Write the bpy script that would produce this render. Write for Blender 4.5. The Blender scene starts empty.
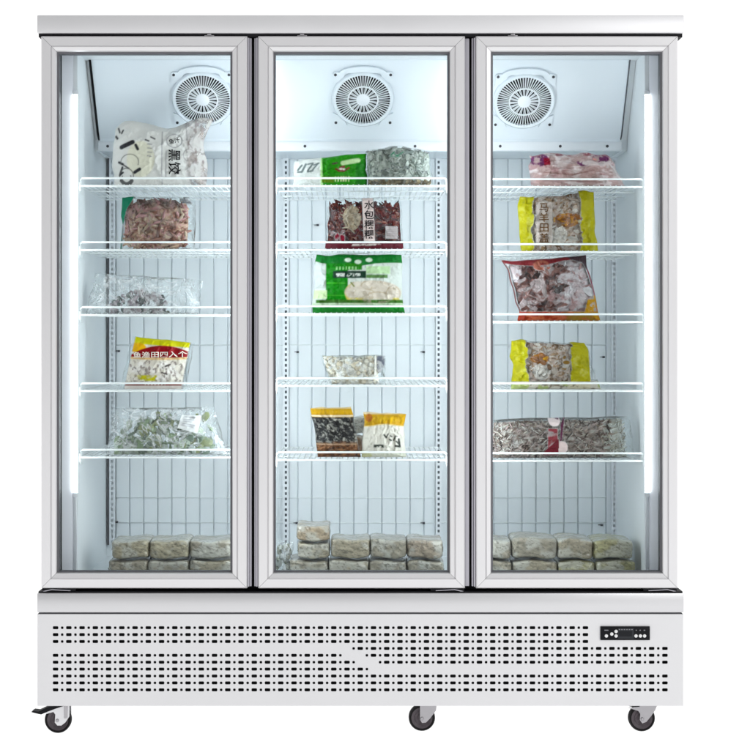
import bpy, bmesh, math, random
import numpy as np
C = bpy.context.scene.collection
S = bpy.context.scene
PX = 0.00291            # metres per photograph pixel in the plane of the doors
D = 4.8                 # camera to door plane
ZH = 1.1823             # camera height
GY = 736.3

# ------------------------------------------------------------------ camera
cam_d = bpy.data.cameras.new('camera'); cam = bpy.data.objects.new('camera', cam_d); C.objects.link(cam)
cam.location = (0, -D, ZH); cam.rotation_euler = (math.pi / 2, 0, 0)
cam_d.sensor_width = 36; cam_d.lens = 36 * D / (750 * PX)
cam_d.shift_x = 15 / 750; cam_d.shift_y = -45 / 750
cam_d.clip_start = .05; cam_d.clip_end = 300
S.camera = cam
# ------------------------------------------------------------------ studio light
W = bpy.data.worlds.new('World'); S.world = W; W.use_nodes = True
nt = W.node_tree; nt.nodes.clear()
def wn(t, **k):
    n = nt.nodes.new(t)
    for a, b in k.items(): setattr(n, a, b)
    return n
tc = wn('ShaderNodeTexCoord'); sp = wn('ShaderNodeSeparateXYZ'); nt.links.new(tc.outputs['Generated'], sp.inputs[0])
def mr(sock, a, b, c, d):
    m = wn('ShaderNodeMapRange'); m.inputs[1].default_value = a; m.inputs[2].default_value = b
    m.inputs[3].default_value = c; m.inputs[4].default_value = d; nt.links.new(sock, m.inputs[0]); return m.outputs[0]
def mx(f, a, b):
    m = wn('ShaderNodeMix'); m.data_type = 'FLOAT'; nt.links.new(f, m.inputs[0])
    for i, v in ((2, a), (3, b)):
        if isinstance(v, (int, float)): m.inputs[i].default_value = v
        else: nt.links.new(v, m.inputs[i])
    return m.outputs[0]
side = mr(sp.outputs[0], -.8, .8, .38, .84)          # studio is dimmer on the left, brighter on the right
back = mr(sp.outputs[1], .0, .6, 0, 1)
dim = mr(sp.outputs[1], -.99, -.70, .45, 1)             # the room behind the camera is darker
ml = wn('ShaderNodeMath'); ml.operation = 'MULTIPLY'; nt.links.new(side, ml.inputs[0]); nt.links.new(dim, ml.inputs[1])
v1 = mx(back, ml.outputs[0], 1.12)                            # white paper behind the product
low = mr(sp.outputs[2], -.02, -.12, 0, 1)
v2 = mx(low, v1, 1.35)                               # glow added below, shines up through the floor
bg = wn('ShaderNodeBackground'); bg.inputs[0].default_value = (1, 1, 1, 1)
nt.links.new(v2, bg.inputs[1]); ow = wn('ShaderNodeOutputWorld'); nt.links.new(bg.outputs[0], ow.inputs[0])
def area(name, loc, target, size, power, col=(1, 1, 1)):
    l = bpy.data.lights.new(name, 'AREA'); l.shape = 'RECTANGLE'; l.size, l.size_y = size; l.energy = power; l.color = col
    o = bpy.data.objects.new(name, l); C.objects.link(o); o.location = loc
    d = np.array(target) - np.array(loc)
    from mathutils import Vector
    o.rotation_euler = Vector(d).to_track_quat('-Z', 'Y').to_euler()
area('softbox_key', (3.3, -3.6, 2.4), (.3, 0, 1.0), (1.6, 2.2), 58)
S.view_settings.view_transform = 'Standard'; S.view_settings.look = 'None'
S.view_settings.exposure = 0; S.view_settings.gamma = 1
S.render.engine = 'CYCLES'
S.cycles.use_denoising = True
S.cycles.transparent_max_bounces = 40; S.cycles.max_bounces = 10; S.cycles.diffuse_bounces = 5
S.cycles.sample_clamp_indirect = 6; S.cycles.caustics_reflective = False

# ------------------------------------------------------------------ helpers
rng = np.random.default_rng(7)
def K(y): return (D + y) / D
def PT(px, py, y=0.):
    k = K(y); return ((px - 360) * PX * k, y, ZH + (330 - py) * PX * k)
def ZZ(py, y=0.): return ZH + (330 - py) * PX * K(y)
def XX(px, y=0.): return (px - 360) * PX * K(y)

class MB:
    def __init__(s): s.v = []; s.f = []; s.m = []; s.cur = 0
    def add(s, vs, fs):
        o = len(s.v); s.v += [tuple(map(float, p)) for p in vs]
        for f in fs: s.f.append([i + o for i in f]); s.m.append(s.cur)
    def box(s, x0, x1, y0, y1, z0, z1, b=0.):
        if b <= 0:
            vs = [(x, y, z) for x in (x0, x1) for y in (y0, y1) for z in (z0, z1)]
            s.add(vs, [(0, 1, 3, 2), (4, 6, 7, 5), (0, 4, 5, 1), (2, 3, 7, 6), (0, 2, 6, 4), (1, 5, 7, 3)]); return
        bm = bmesh.new(); bmesh.ops.create_cube(bm, size=1)
        for v in bm.verts:
            v.co.x = x0 if v.co.x < 0 else x1; v.co.y = y0 if v.co.y < 0 else y1; v.co.z = z0 if v.co.z < 0 else z1
        bmesh.ops.bevel(bm, geom=bm.edges[:], offset=b, segments=2, affect='EDGES', profile=.5)
        s.bm(bm)
    def bm(s, bm):
        bm.verts.index_update(); s.add([v.co[:] for v in bm.verts], [[v.index for v in f.verts] for f in bm.faces]); bm.free()
    def tube(s, pts, r, n=6, closed=False, cap=True):
        pts = [np.array(p, float) for p in pts]; N = len(pts); rings = []
        for i, p in enumerate(pts):
            a = pts[i - 1] if (i > 0 or closed) else p; b = pts[(i + 1) % N] if (i < N - 1 or closed) else p
            t = b - a; t /= np.linalg.norm(t) + 1e-12
            up = np.array((0, 0, 1.)) if abs(t[2]) < .9 else np.array((0, 1., 0))
            e1 = np.cross(t, up); e1 /= np.linalg.norm(e1); e2 = np.cross(t, e1)
            rr = r[i] if isinstance(r, (list, tuple)) else r
            rings.append([p + rr * (math.cos(2 * math.pi * k / n) * e1 + math.sin(2 * math.pi * k / n) * e2) for k in range(n)])
        vs = [q for g in rings for q in g]; fs = []
        for i in range(N if closed else N - 1):
            j = (i + 1) % N
            for k in range(n): fs.append((i * n + k, i * n + (k + 1) % n, j * n + (k + 1) % n, j * n + k))
        if cap and not closed: fs += [tuple(range(n))[::-1], tuple((N - 1) * n + k for k in range(n))]
        s.add(vs, fs)
    def prism(s, poly, y0, y1):           # polygon of (x, z), extruded along y
        n = len(poly); vs = [(x, y0, z) for x, z in poly] + [(x, y1, z) for x, z in poly]
        fs = [tuple(range(n)), tuple(range(n, 2 * n))[::-1]] + [(i, i + n, (i + 1) % n + n, (i + 1) % n) for i in range(n)]
        s.add(vs, fs)
    def lathe_y(s, prof, n=40, c=(0, 0, 0), closed=True):   # prof of (r, y), axis along y
        m = len(prof); vs = []
        for k in range(n):
            a = 2 * math.pi * k / n
            for r, y in prof: vs.append((c[0] + r * math.cos(a), c[1] + y, c[2] + r * math.sin(a)))
        fs = []
        for k in range(n):
            q = (k + 1) % n
            for i in range(m if closed else m - 1):
                j = (i + 1) % m; fs.append((k * m + i, k * m + j, q * m + j, q * m + i))
        s.add(vs, fs)
    def build(s, name, mats, parent=None, smooth=False, loc=None, fix=True):
        me = bpy.data.meshes.new(name); me.from_pydata(s.v, [], s.f)
        if not isinstance(mats, (list, tuple)): mats = [mats]
        for m in mats: me.materials.append(m)
        if len(mats) > 1: me.polygons.foreach_set('material_index', s.m)
        if fix:
            bm = bmesh.new(); bm.from_mesh(me); bmesh.ops.recalc_face_normals(bm, faces=bm.faces[:]); bm.to_mesh(me); bm.free()
        if smooth:
            me.polygons.foreach_set('use_smooth', [True] * len(me.polygons))
            if smooth != 'all': me.set_sharp_from_angle(angle=math.radians(smooth))
        me.update()
        o = bpy.data.objects.new(name, me); C.objects.link(o)
        if loc is not None: o.location = loc
        if parent: o.parent = parent
        return o
def tag(o, label=None, cat=None, group=None, kind=None):
    if label: o['label'] = label
    if cat: o['category'] = cat
    if group: o['group'] = group
    if kind: o['kind'] = kind
    return o
def empty(name, loc): 
    o = bpy.data.objects.new(name, None); C.objects.link(o); o.location = loc; o.empty_display_size = .1; return o
def copy_tree(o, parent):
    c = o.copy(); C.objects.link(c); c.parent = parent
    for ch in list(o.children): copy_tree(ch, c)
    return c

# ------------------------------------------------------------------ materials
def mat(name, col, rough=.4, metal=0., spec=.5, bump=0., bscale=60., var=0., vscale=8., coat=0., stretch=(1, 1, 1), emit=None, es=0):
    m = bpy.data.materials.new(name); m.use_nodes = True; t = m.node_tree; p = t.nodes['Principled BSDF']
    p.inputs['Base Color'].default_value = (*col, 1); p.inputs['Roughness'].default_value = rough
    p.inputs['Metallic'].default_value = metal; p.inputs['Specular IOR Level'].default_value = spec
    p.inputs['Coat Weight'].default_value = coat
    if emit: p.inputs['Emission Color'].default_value = (*emit, 1); p.inputs['Emission Strength'].default_value = es
    g = t.nodes.new('ShaderNodeTexCoord'); mp = t.nodes.new('ShaderNodeMapping'); t.links.new(g.outputs['Object'], mp.inputs[0])
    mp.inputs['Scale'].default_value = stretch
    if var:
        n = t.nodes.new('ShaderNodeTexNoise'); n.inputs['Scale'].default_value = vscale; n.inputs['Detail'].default_value = 5
        t.links.new(mp.outputs[0], n.inputs[0])
        r = t.nodes.new('ShaderNodeMapRange'); r.inputs[1].default_value = .3; r.inputs[2].default_value = .7
        r.inputs[3].default_value = 1 - var; r.inputs[4].default_value = 1 + var * .4; t.links.new(n.outputs[0], r.inputs[0])
        x = t.nodes.new('ShaderNodeMix'); x.data_type = 'RGBA'; x.blend_type = 'MULTIPLY'; x.inputs[0].default_value = 1
        x.inputs[6].default_value = (*col, 1); t.links.new(r.outputs[0], x.inputs[7]); t.links.new(x.outputs[2], p.inputs['Base Color'])
        r2 = t.nodes.new('ShaderNodeMapRange'); r2.inputs[3].default_value = rough * .8; r2.inputs[4].default_value = min(1, rough * 1.25)
        t.links.new(n.outputs[0], r2.inputs[0]); t.links.new(r2.outputs[0], p.inputs['Roughness'])
    if bump:
        n = t.nodes.new('ShaderNodeTexNoise'); n.inputs['Scale'].default_value = bscale; t.links.new(mp.outputs[0], n.inputs[0])
        b = t.nodes.new('ShaderNodeBump'); b.inputs['Strength'].default_value = bump; b.inputs['Distance'].default_value = .002
        t.links.new(n.outputs[0], b.inputs['Height']); t.links.new(b.outputs[0], p.inputs['Normal'])
    return m
M = {}
M['panel'] = mat('powder_coated_steel', (.755, .755, .77), .36, .3, bump=.05, bscale=400, var=.03, vscale=3)
M['rail'] = mat('brushed_steel', (.66, .66, .675), .34, .55, bump=.08, bscale=120, var=.04, vscale=6, stretch=(.05, 1, 6))
M['cap'] = mat('coated_top_trim', (.70, .70, .715), .4, .25, bump=.05, bscale=300, var=.03, vscale=3)
M['alu'] = mat('anodised_aluminium', (.79, .785, .80), .3, .35, bump=.04, bscale=90, var=.03, vscale=5, stretch=(1, 1, .08))
M['alu_h'] = mat('anodised_aluminium_horizontal', (.79, .785, .80), .3, .35, bump=.04, bscale=90, var=.03, vscale=5, stretch=(.08, 1, 1))
M['grip'] = mat('grey_grip', (.48, .47, .52), .35, .3, var=.05)
M['black'] = mat('black_rubber', (.004, .004, .006), .6, spec=.2)
M['gasket'] = mat('grey_gasket', (.12, .12, .135), .6)
M['liner'] = mat('white_liner', (.785, .822, .85), .38, var=.03, vscale=3, bump=.06, bscale=30)
M['liner_back'] = mat('back_liner', (.785, .828, .862), .42, var=.04, vscale=4)
M['cover'] = mat('coated_cover', (.71, .765, .82), .22, var=.02, vscale=3, bump=.05, bscale=25)
M['wire'] = mat('white_coated_wire', (.83, .87, .88), .3, coat=.3)
M['plastic'] = mat('white_plastic', (.74, .77, .81), .35)
M['dark'] = mat('dark_cavity', (.012, .013, .016), .7)
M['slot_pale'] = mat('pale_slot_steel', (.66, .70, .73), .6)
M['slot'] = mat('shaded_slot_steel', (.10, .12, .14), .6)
M['fan_hole'] = mat('fan_cavity', (.014, .015, .018), .8, spec=.2)
M['screw'] = mat('dark_screw', (.05, .05, .06), .4, .6)
M['chrome'] = mat('zinc_plated_steel', (.42, .41, .43), .3, .8, var=.06, vscale=30)
M['tyre'] = mat('dark_tyre', (.004, .0035, .004), .6, spec=.2, bump=.2, bscale=200)
M['rim'] = mat('grey_rim', (.085, .07, .08), .45, spec=.3, var=.3, vscale=60)
M['ledcase'] = mat('led_housing', (.60, .60, .65), .4)
M['forkw'] = mat('pale_zinc', (.72, .72, .74), .3, .6, var=.05, vscale=30)
M['button'] = mat('white_button', (.8, .8, .8), .4)
M['screen'] = mat('grey_screen', (.03, .032, .037), .5, spec=.2)
M['screen2'] = mat('dark_screen', (.010, .011, .014), .4, spec=.2)
M['mark'] = mat('grey_mark', (.22, .22, .24), .5)
M['ink'] = mat('black_ink', (.004, .004, .005), .5, spec=.05)
M['ink_brown'] = mat('brown_ink', (.085, .04, .012), .5, spec=.05)
M['ink_white'] = mat('white_ink', (.8, .74, .66), .5)
def emis(name, col, s):
    m = bpy.data.materials.new(name); m.use_nodes = True; t = m.node_tree; t.nodes.clear()
    e = t.nodes.new('ShaderNodeEmission'); e.inputs[0].default_value = (*col, 1); e.inputs[1].default_value = s
    o = t.nodes.new('ShaderNodeOutputMaterial'); t.links.new(e.outputs[0], o.inputs[0]); return m
M['led'] = emis('led_tube', (.90, .965, 1.), 15.5)
M['led2'] = emis('led_tube_centre', (.89, .962, 1.), 28.5)
def glass():
    m = bpy.data.materials.new('door_glass'); m.use_nodes = True; t = m.node_tree; t.nodes.clear()
    tr = t.nodes.new('ShaderNodeBsdfTransparent'); tr.inputs[0].default_value = (.975, .99, .985, 1)
    gl = t.nodes.new('ShaderNodeBsdfGlossy'); gl.inputs[1].default_value = .02
    f = t.nodes.new('ShaderNodeFresnel'); f.inputs[0].default_value = 1.16
    mxx = t.nodes.new('ShaderNodeMixShader'); o = t.nodes.new('ShaderNodeOutputMaterial')
    t.links.new(f.outputs[0], mxx.inputs[0]); t.links.new(tr.outputs[0], mxx.inputs[1]); t.links.new(gl.outputs[0], mxx.inputs[2]); t.links.new(mxx.outputs[0], o.inputs[0])
    return m
M['glass'] = glass()
def film(name, frost=.0, crease=.09, sc=20., rough=.2, tint=(.97, .985, .985)):
    """printed film: vertex colour alpha 1 = ink, 0 = clear creased plastic"""
    m = bpy.data.materials.new(name); m.use_nodes = True; t = m.node_tree; t.nodes.clear(); N = t.nodes.new; L = t.links.new
    at = N('ShaderNodeAttribute'); at.attribute_name = 'print'
    tcn = N('ShaderNodeTexCoord')
    no = N('ShaderNodeTexNoise'); no.inputs['Scale'].default_value = sc; no.inputs['Detail'].default_value = 6; no.inputs['Roughness'].default_value = .6
    no.inputs['Distortion'].default_value = 1.2; L(tcn.outputs['Object'], no.inputs[0])
    bu = N('ShaderNodeBump'); bu.inputs['Strength'].default_value = .6; bu.inputs['Distance'].default_value = .010; L(no.outputs[0], bu.inputs['Height'])
    # creases: thin frosty folds of the film
    sub = N('ShaderNodeMath'); sub.operation = 'SUBTRACT'; sub.inputs[1].default_value = .5; L(no.outputs[0], sub.inputs[0])
    ab = N('ShaderNodeMath'); ab.operation = 'ABSOLUTE'; L(sub.outputs[0], ab.inputs[0])
    ra = N('ShaderNodeMapRange'); ra.inputs[1].default_value = .0; ra.inputs[2].default_value = .05; ra.inputs[3].default_value = crease; ra.inputs[4].default_value = frost; L(ab.outputs[0], ra.inputs[0])
    tr = N('ShaderNodeBsdfTransparent'); tr.inputs[0].default_value = (*tint, 1)
    df = N('ShaderNodeBsdfDiffuse'); df.inputs[0].default_value = (.82, .85, .87, 1); L(bu.outputs[0], df.inputs['Normal'])
    m1 = N('ShaderNodeMixShader'); L(ra.outputs[0], m1.inputs[0]); L(tr.outputs[0], m1.inputs[1]); L(df.outputs[0], m1.inputs[2])
    gl = N('ShaderNodeBsdfGlossy'); gl.inputs[1].default_value = rough; L(bu.outputs[0], gl.inputs['Normal'])
    fr = N('ShaderNodeFresnel'); fr.inputs[0].default_value = 1.20; L(bu.outputs[0], fr.inputs['Normal'])
    m2 = N('ShaderNodeMixShader'); L(fr.outputs[0], m2.inputs[0]); L(m1.outputs[0], m2.inputs[1]); L(gl.outputs[0], m2.inputs[2])
    pr = N('ShaderNodeBsdfPrincipled'); pr.inputs['Roughness'].default_value = .3; pr.inputs['Specular IOR Level'].default_value = .07; pr.inputs['Coat Weight'].default_value = .12; pr.inputs['Coat Roughness'].default_value = .10; L(bu.outputs[0], pr.inputs['Coat Normal']); hs = N('ShaderNodeHueSaturation'); hs.inputs['Saturation'].default_value = 1.12; hs.inputs['Value'].default_value = .80; L(at.outputs['Color'], hs.inputs['Color']); L(hs.outputs[0], pr.inputs['Base Color']); L(bu.outputs[0], pr.inputs['Normal'])
    m3 = N('ShaderNodeMixShader'); L(at.outputs['Alpha'], m3.inputs[0]); L(m2.outputs[0], m3.inputs[1]); L(pr.outputs[0], m3.inputs[2])
    o = N('ShaderNodeOutputMaterial'); L(m3.outputs[0], o.inputs[0]); return m
M['film'] = film('printed_film')
M['film_frost'] = film('frosty_film', .08, .50, 13.)
def vcol(name, rough=.45, coat=0., bump=.3, bs=150, sat=1., val=1.):
    m = bpy.data.materials.new(name); m.use_nodes = True; t = m.node_tree; p = t.nodes['Principled BSDF']
    at = t.nodes.new('ShaderNodeAttribute'); at.attribute_name = 'print'; hs = t.nodes.new('ShaderNodeHueSaturation'); hs.inputs['Saturation'].default_value = sat; hs.inputs['Value'].default_value = val; t.links.new(at.outputs['Color'], hs.inputs['Color']); t.links.new(hs.outputs[0], p.inputs['Base Color']); p.inputs['Specular IOR Level'].default_value = .25
    p.inputs['Roughness'].default_value = rough; p.inputs['Coat Weight'].default_value = coat; p.inputs['Coat Roughness'].default_value = .12
    tcn = t.nodes.new('ShaderNodeTexCoord'); n = t.nodes.new('ShaderNodeTexNoise'); n.inputs['Scale'].default_value = bs; n.inputs['Detail'].default_value = 4
    t.links.new(tcn.outputs['Object'], n.inputs[0]); b = t.nodes.new('ShaderNodeBump'); b.inputs['Strength'].default_value = bump; b.inputs['Distance'].default_value = .004
    t.links.new(n.outputs[0], b.inputs['Height']); t.links.new(b.outputs[0], p.inputs['Normal'])
    return m
M['food'] = vcol('frozen_food', .5, 0, .3, 150, 1.75, .78)
M['food_pale'] = vcol('pale_frozen_food', .5, 0, .2, 150, 1.1, 1.06)
M['block'] = vcol('vacuum_film_block', .40, .8, .35, 70, 1.2, .76)

# ------------------------------------------------------------------ setting
m = bpy.data.materials.new('translucent_floor_sheet'); m.use_nodes = True; t = m.node_tree; t.nodes.clear()  # translucent so the added glow below washes out floor shadows
tl = t.nodes.new('ShaderNodeBsdfTranslucent'); tl.inputs[0].default_value = (.97, .97, .97, 1)
df = t.nodes.new('ShaderNodeBsdfDiffuse'); df.inputs[0].default_value = (.9, .9, .9, 1)
ms = t.nodes.new('ShaderNodeMixShader'); ms.inputs[0].default_value = .16
t.links.new(tl.outputs[0], ms.inputs[1]); t.links.new(df.outputs[0], ms.inputs[2])
o_ = t.nodes.new('ShaderNodeOutputMaterial'); t.links.new(ms.outputs[0], o_.inputs[0])
mb = MB(); mb.add([(-40, -20, 0), (40, -20, 0), (40, 60, 0), (-40, 60, 0)], [(0, 1, 2, 3)])
tag(mb.build('floor', m), kind='structure')

# ================================================================== FREEZER
F = empty('display_freezer', (0, .38, 0))
tag(F, 'white upright three-door glass freezer on casters with perforated base', 'freezer')
F_off = (0, -.38, 0)
def part(mb, name, mt, parent=None, **k):
    """parts of the freezer are written in world coordinates"""
    o = mb.build(name, mt, parent or F, **k)
    if parent is None: o.location = F_off
    return o
XL, XR = -.8463, .853
YB = .712
ZF = .427; ZC = 2.014
XO = .927
# --- shell
mb = MB(); mb.box(XX(37), XX(684), 0, .765, ZZ(33), ZZ(15), .003)
part(mb, 'top_cap', M['cap'], smooth=40)
mb = MB(); mb.box(XX(38), XX(683), .010, .755, 2.0366, ZZ(33.1)); part(mb, 'cap_shadow_strip', M['black'])  # black strip standing in for the shadow line under the cap
mb = MB(); mb.box(XX(38), XX(683), .006, .745, ZZ(593.1), .4205); part(mb, 'bottom_gap_strip', M['black'])  # black strip filling the gap below the doors
for sx in (-1, 1):
    mb = MB(); x0, x1 = sorted((sx * XO, XL if sx < 0 else XR)); mb.box(x0, x1, .14, .76, .421, 2.036)
    part(mb, 'side_wall', M['liner'])
mb = MB(); mb.box(XL, XR, .055, YB, ZC, 2.036); part(mb, 'ceiling_liner', M['liner'])
mb = MB(); mb.box(XL, XR, .055, YB, .421, ZF); part(mb, 'floor_liner', M['liner'])
# back panel with pressed grooves
mb = MB(); pitch = .0468; prof = [(XL, YB)]
xs = np.arange(XL + .03, XR - .01, pitch)
for xx in xs: prof += [(xx - .0024, YB), (xx - .0010, YB + .007), (xx + .0010, YB + .007), (xx + .0024, YB)]
prof.append((XR, YB))
n = len(prof)
ztop = ZZ(150, .46)
vs = [(x, y, ZF) for x, y in prof] + [(x, y, ZC) for x, y in prof]
mb.add(vs, [(i, i + 1, i + 1 + n, i + n) for i in range(n - 1)])
mb.box(XL, XR, YB + .02, .76, .421, 2.036)
part(mb, 'back_panel', M['liner_back'])
mb = MB()
for py in (345, 498, 523):
    z = ZZ(py, .70); mb.tube([(XL + .03, .708, z), (XR - .03, .708, z)], .0014, 6)
part(mb, 'back_wire_guard', M['wire'], smooth='all')
for px, py in ((119, 351), (117, 522), (298, 352), (424, 352), (297, 523), (424, 523), (318, 225), (604, 357), (602, 525), (166, 229)):
    mb = MB(); xc, zc = XX(px, .705), ZZ(py, .705); mb.box(xc - .005, xc + .003, .702, .711, zc - .0035, zc + .003, .001); mb.box(xc - .012, xc - .004, .704, .710, zc - .001, zc + .0015); part(mb, 'panel_clip', M['screw'])
# --- dark front frame behind the doors
mb = MB(); y0, y1 = .046, .0545
zt, zb = ZZ(54, .05), ZZ(571.5, .05)
mb.box(-XO, XO, y0, y1, zt, 2.036); mb.box(-XO, XO, y0, y1, .421, zb)
for a, b in ((41, 58.5), (241, 266), (457, 481), (661.5, 678.5)): mb.box(XX(a), XX(b), y0, y1, zb, zt)
part(mb, 'front_frame', M['black'])
# --- led strips
for sx, wall in ((-1, XL), (1, XR)):
    # splayed jamb from the door back to the glowing tube in front of the side wall
    pj = XX(60, .058) if sx < 0 else XX(660.5, .058)
    pt = wall + sx * .0115; xo = sx * (XO - .001)
    mb = MB(); poly = [(pj, .0555), (pt, .118), (pt, .1385), (xo, .1385), (xo, .0555)]
    n = len(poly); vs = [(x, y, ZF) for x, y in poly] + [(x, y, ZC) for x, y in poly]
    mb.add(vs, [tuple(range(n)), tuple(range(n, 2 * n))] + [(i, (i + 1) % n, (i + 1) % n + n, i + n) for i in range(n)])
    o = part(mb, 'led_strip', M['ledcase'])
    mb = MB(); xc = wall + sx * .0030; zt_ = ZZ(95, .13); zb_ = ZZ(492, .13)
    mb.tube([(xc, .128, zb_), (xc, .128, zt_)], .0050, 12)
    mb.build('led_tube', M['led'], o, smooth=40)
    mb = MB(); mb.tube([(xc, .128, ZF + .01), (xc - sx * .003, .13, ZZ(540, .13)), (xc, .129, ZZ(505, .13)), (xc, .128, zb_ - .012)], .003, 6)
    mb.build('cable', M['plastic'], o, smooth=40)
    for z_ in (zb_ - .014, zt_): mb = MB(); mb.box(xc - .008, xc + .008, .120, .136, z_, z_ + .013, .002); mb.build('tube_cap', M['plastic'], o, smooth=40)
for pc in (253.5, 469):
    xc = XX(pc, .08)
    mb = MB(); mb.box(xc - .03, xc + .03, .056, .078, ZF, ZC, .004); o = part(mb, 'led_strip', M['ledcase'], smooth=40)
    for s in (-1, 1):
        mb = MB(); mb.tube([(xc + s * .022, .086, ZZ(535, .09)), (xc + s * .022, .086, ZZ(95, .09))], .007, 10)
        mb.build('led_tube', M['led2'], o, smooth=40)
# --- evaporator cover with fans
yt, yb = .27, .445
ztp, zbt = ZZ(57, yt), ZZ(139, yb)
nrm = np.array((0, -(ztp - zbt), -(yb - yt))); nrm /= np.linalg.norm(nrm)      # faces front and down
sl = np.array((0, yb - yt, zbt - ztp)); sl /= np.linalg.norm(sl)
ev = empty('evaporator_cover', (0, -.38, 0)); ev.parent = F
mb = MB(); XE = .8275
poly = [(yt, ztp), (yb, zbt), (yb, ZZ(151.5, yb)), (yb + .004, ZZ(151.5, yb)), (YB - .001, ZZ(151.5, yb) + .004), (YB - .001, ZC - .001), (yt, ZC - .001)]
n = len(poly); vs = [(-XE, y, z) for y, z in poly] + [(XE, y, z) for y, z in poly]
mb.add(vs, [tuple(range(n)), tuple(range(n, 2 * n))] + [(i, (i + 1) % n, (i + 1) % n + n, i + n) for i in range(n)])
cov = mb.build('cover_panel', M['cover'], ev)
mb = MB()
mb.box(-XE - .004, XE + .004, yb - .006, yb - .0005, ZZ(151, yb), ZZ(142, yb), .002)
mb.build('drip_flange', M['plastic'], ev, smooth=40)
for px in (108, 305, 415, 500, 560, 607):
    mb = MB(); mb.lathe_y([(.0005, 0), (.0045, 0), (.0045, -.003), (.0005, -.0035)], 10, (XX(px, yb), yb - .006, ZZ(146.5, yb))); mb.build('screw', M['screw'], ev, smooth=40)
# fillers between the cover and the side walls, with a dark strip standing in for the shadow line along the sloping edge
for sx, xw, w in ((-1, XL, .0075), (1, XR, .0035)):
    x0, x1 = sorted((sx * (XE + .001), xw - sx * .0005))
    mb = MB(); q = [(yt + .022, ztp), (yb + .022, zbt), (yb + .022, ZZ(150, yb)), (YB - .002, ZZ(150, yb)), (YB - .002, ZC - .002), (yt + .022, ZC - .002)]; n = len(q)
    vs = [(x0, y, z) for y, z in q] + [(x1, y, z) for y, z in q]
    mb.add(vs, [tuple(range(n)), tuple(range(n, 2 * n))] + [(i, (i + 1) % n, (i + 1) % n + n, i + n) for i in range(n)])
    mb.build('side_filler', M['liner'], ev)
    mb = MB(); mb.tube([(sx * (XE + .004), yt + .004, ztp), (sx * (XE + .004), yb - .004, zbt + .012), (sx * (XE + .006), yb + .05, zbt - .010), (sx * (XE + .008), YB - .02, zbt - .022)], w * .6, 8)
    mb.build('edge_shadow_strip', M['black'] if sx < 0 else M['gasket'], ev, smooth=40)  # dark tube drawn as the shadow line beside the cover
def fan(px, py):
    # centre on the sloping panel
    lo, hi = 0., 1.
    for _ in range(40):
        mid = (lo + hi) / 2; y = yt + (yb - yt) * mid; z = ztp + (zbt - ztp) * mid
        if 330 - (z - ZH) / PX / K(y) < py: lo = mid
        else: hi = mid
    c = np.array((XX(px, y), y, z))
    ex = np.array((1., 0, 0)); ez = -sl
    def fin(mb, name, mt, parent, sm=40):
        mb.v = [tuple(c + ex * v[0] + ez * v[2] + nrm * (-v[1])) for v in mb.v]
        return mb.build(name, mt, parent, smooth=sm)
    R = .0965
    f = empty('fan_grille', (0, 0, 0)); f.parent = ev
    mb = MB(); mb.lathe_y([(R - .012, -.002), (R - .012, -.012), (R - .004, -.014), (R, -.010), (R + .001, -.001)], 64)
    # square flange with ears
    for sx in (-1, 1):
        for sz in (-1, 1):
            a = math.radians(40); ca = (sx * .0845, sz * .0845)
            pts = [(ca[0] - sx * .034, ca[1] + sz * .010), (ca[0] + sx * .004, ca[1] + sz * .008), (ca[0] + sx * .009, ca[1] + sz * .003), (ca[0] + sx * .010, ca[1] - sz * .034), (ca[0] - sx * .02, ca[1] - sz * .02)]
            mb.prism(pts, -.006, -.0005)
    pts = [(.06 * math.sin(a) * 1.25, .088 + .026 * math.cos(a)) for a in np.linspace(-1.4, 1.4, 13)]
    mb.prism(pts, -.010, -.001)
    fin(mb, 'housing', M['cover'], f)
    for sx in (-1, 1):
        for sz in (-1, 1):
            mb = MB(); mb.lathe_y([(.0004, -.006), (.0045, -.006), (.0045, -.008), (.0004, -.0085)], 10, (sx * .0855, 0, sz * .0845)); fin(mb, 'screw', M['screw'], f)
    mb = MB(); mb.lathe_y([(.0005, -.0025), (R - .011, -.0025), (R - .011, -.0015), (.0005, -.0015)], 48); fin(mb, 'opening', M['fan_hole'], f)
    mb = MB()
    for q in range(5):           # blades seen through the slots
        a0 = q * 2 * math.pi / 5 + .3
        pts = [(r * math.cos(a0 + w), r * math.sin(a0 + w)) for r, w in ((.02, -.2), (.05, -.32), (.078, -.3), (.08, .12), (.05, .2), (.02, .25))]
        mb.prism(pts, -.0050, -.0035)
    fin(mb, 'fan_blades', M['fb'], f)
    mb = MB(); nv = 60
    def vane(a, r0, r1, w0, w1):
        ca, sa = math.cos(a), math.sin(a)
        P = [(r0, -w0), (r1, -w1), (r1, w1), (r0, w0)]
        mb.prism([(r * ca - w * sa, r * sa + w * ca) for r, w in P], -.0135, -.0105)
    for k in range(nv):
        a = 2 * math.pi * k / nv
        vane(a, .046, R - .009, .0010, .0013)
        if k % 3 != 2: vane(a + .03, .018, .047, .0008, .0012)
    for r in (.0465,): mb.lathe_y([(r - .002, -.0105), (r - .002, -.0142), (r + .002, -.0142), (r + .002, -.0105)], 48)
    mb.lathe_y([(.0004, -.0105), (.021, -.0105), (.021, -.013), (.016, -.016), (.0004, -.0165)], 32)
    fin(mb, 'radial_guard', M['plastic'], f)
M['fb'] = mat('fan_blade_grey', (.08, .085, .095), .5)
for px, py in ((203, 98), (363, 98), (524, 100)): fan(px, py)

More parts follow.
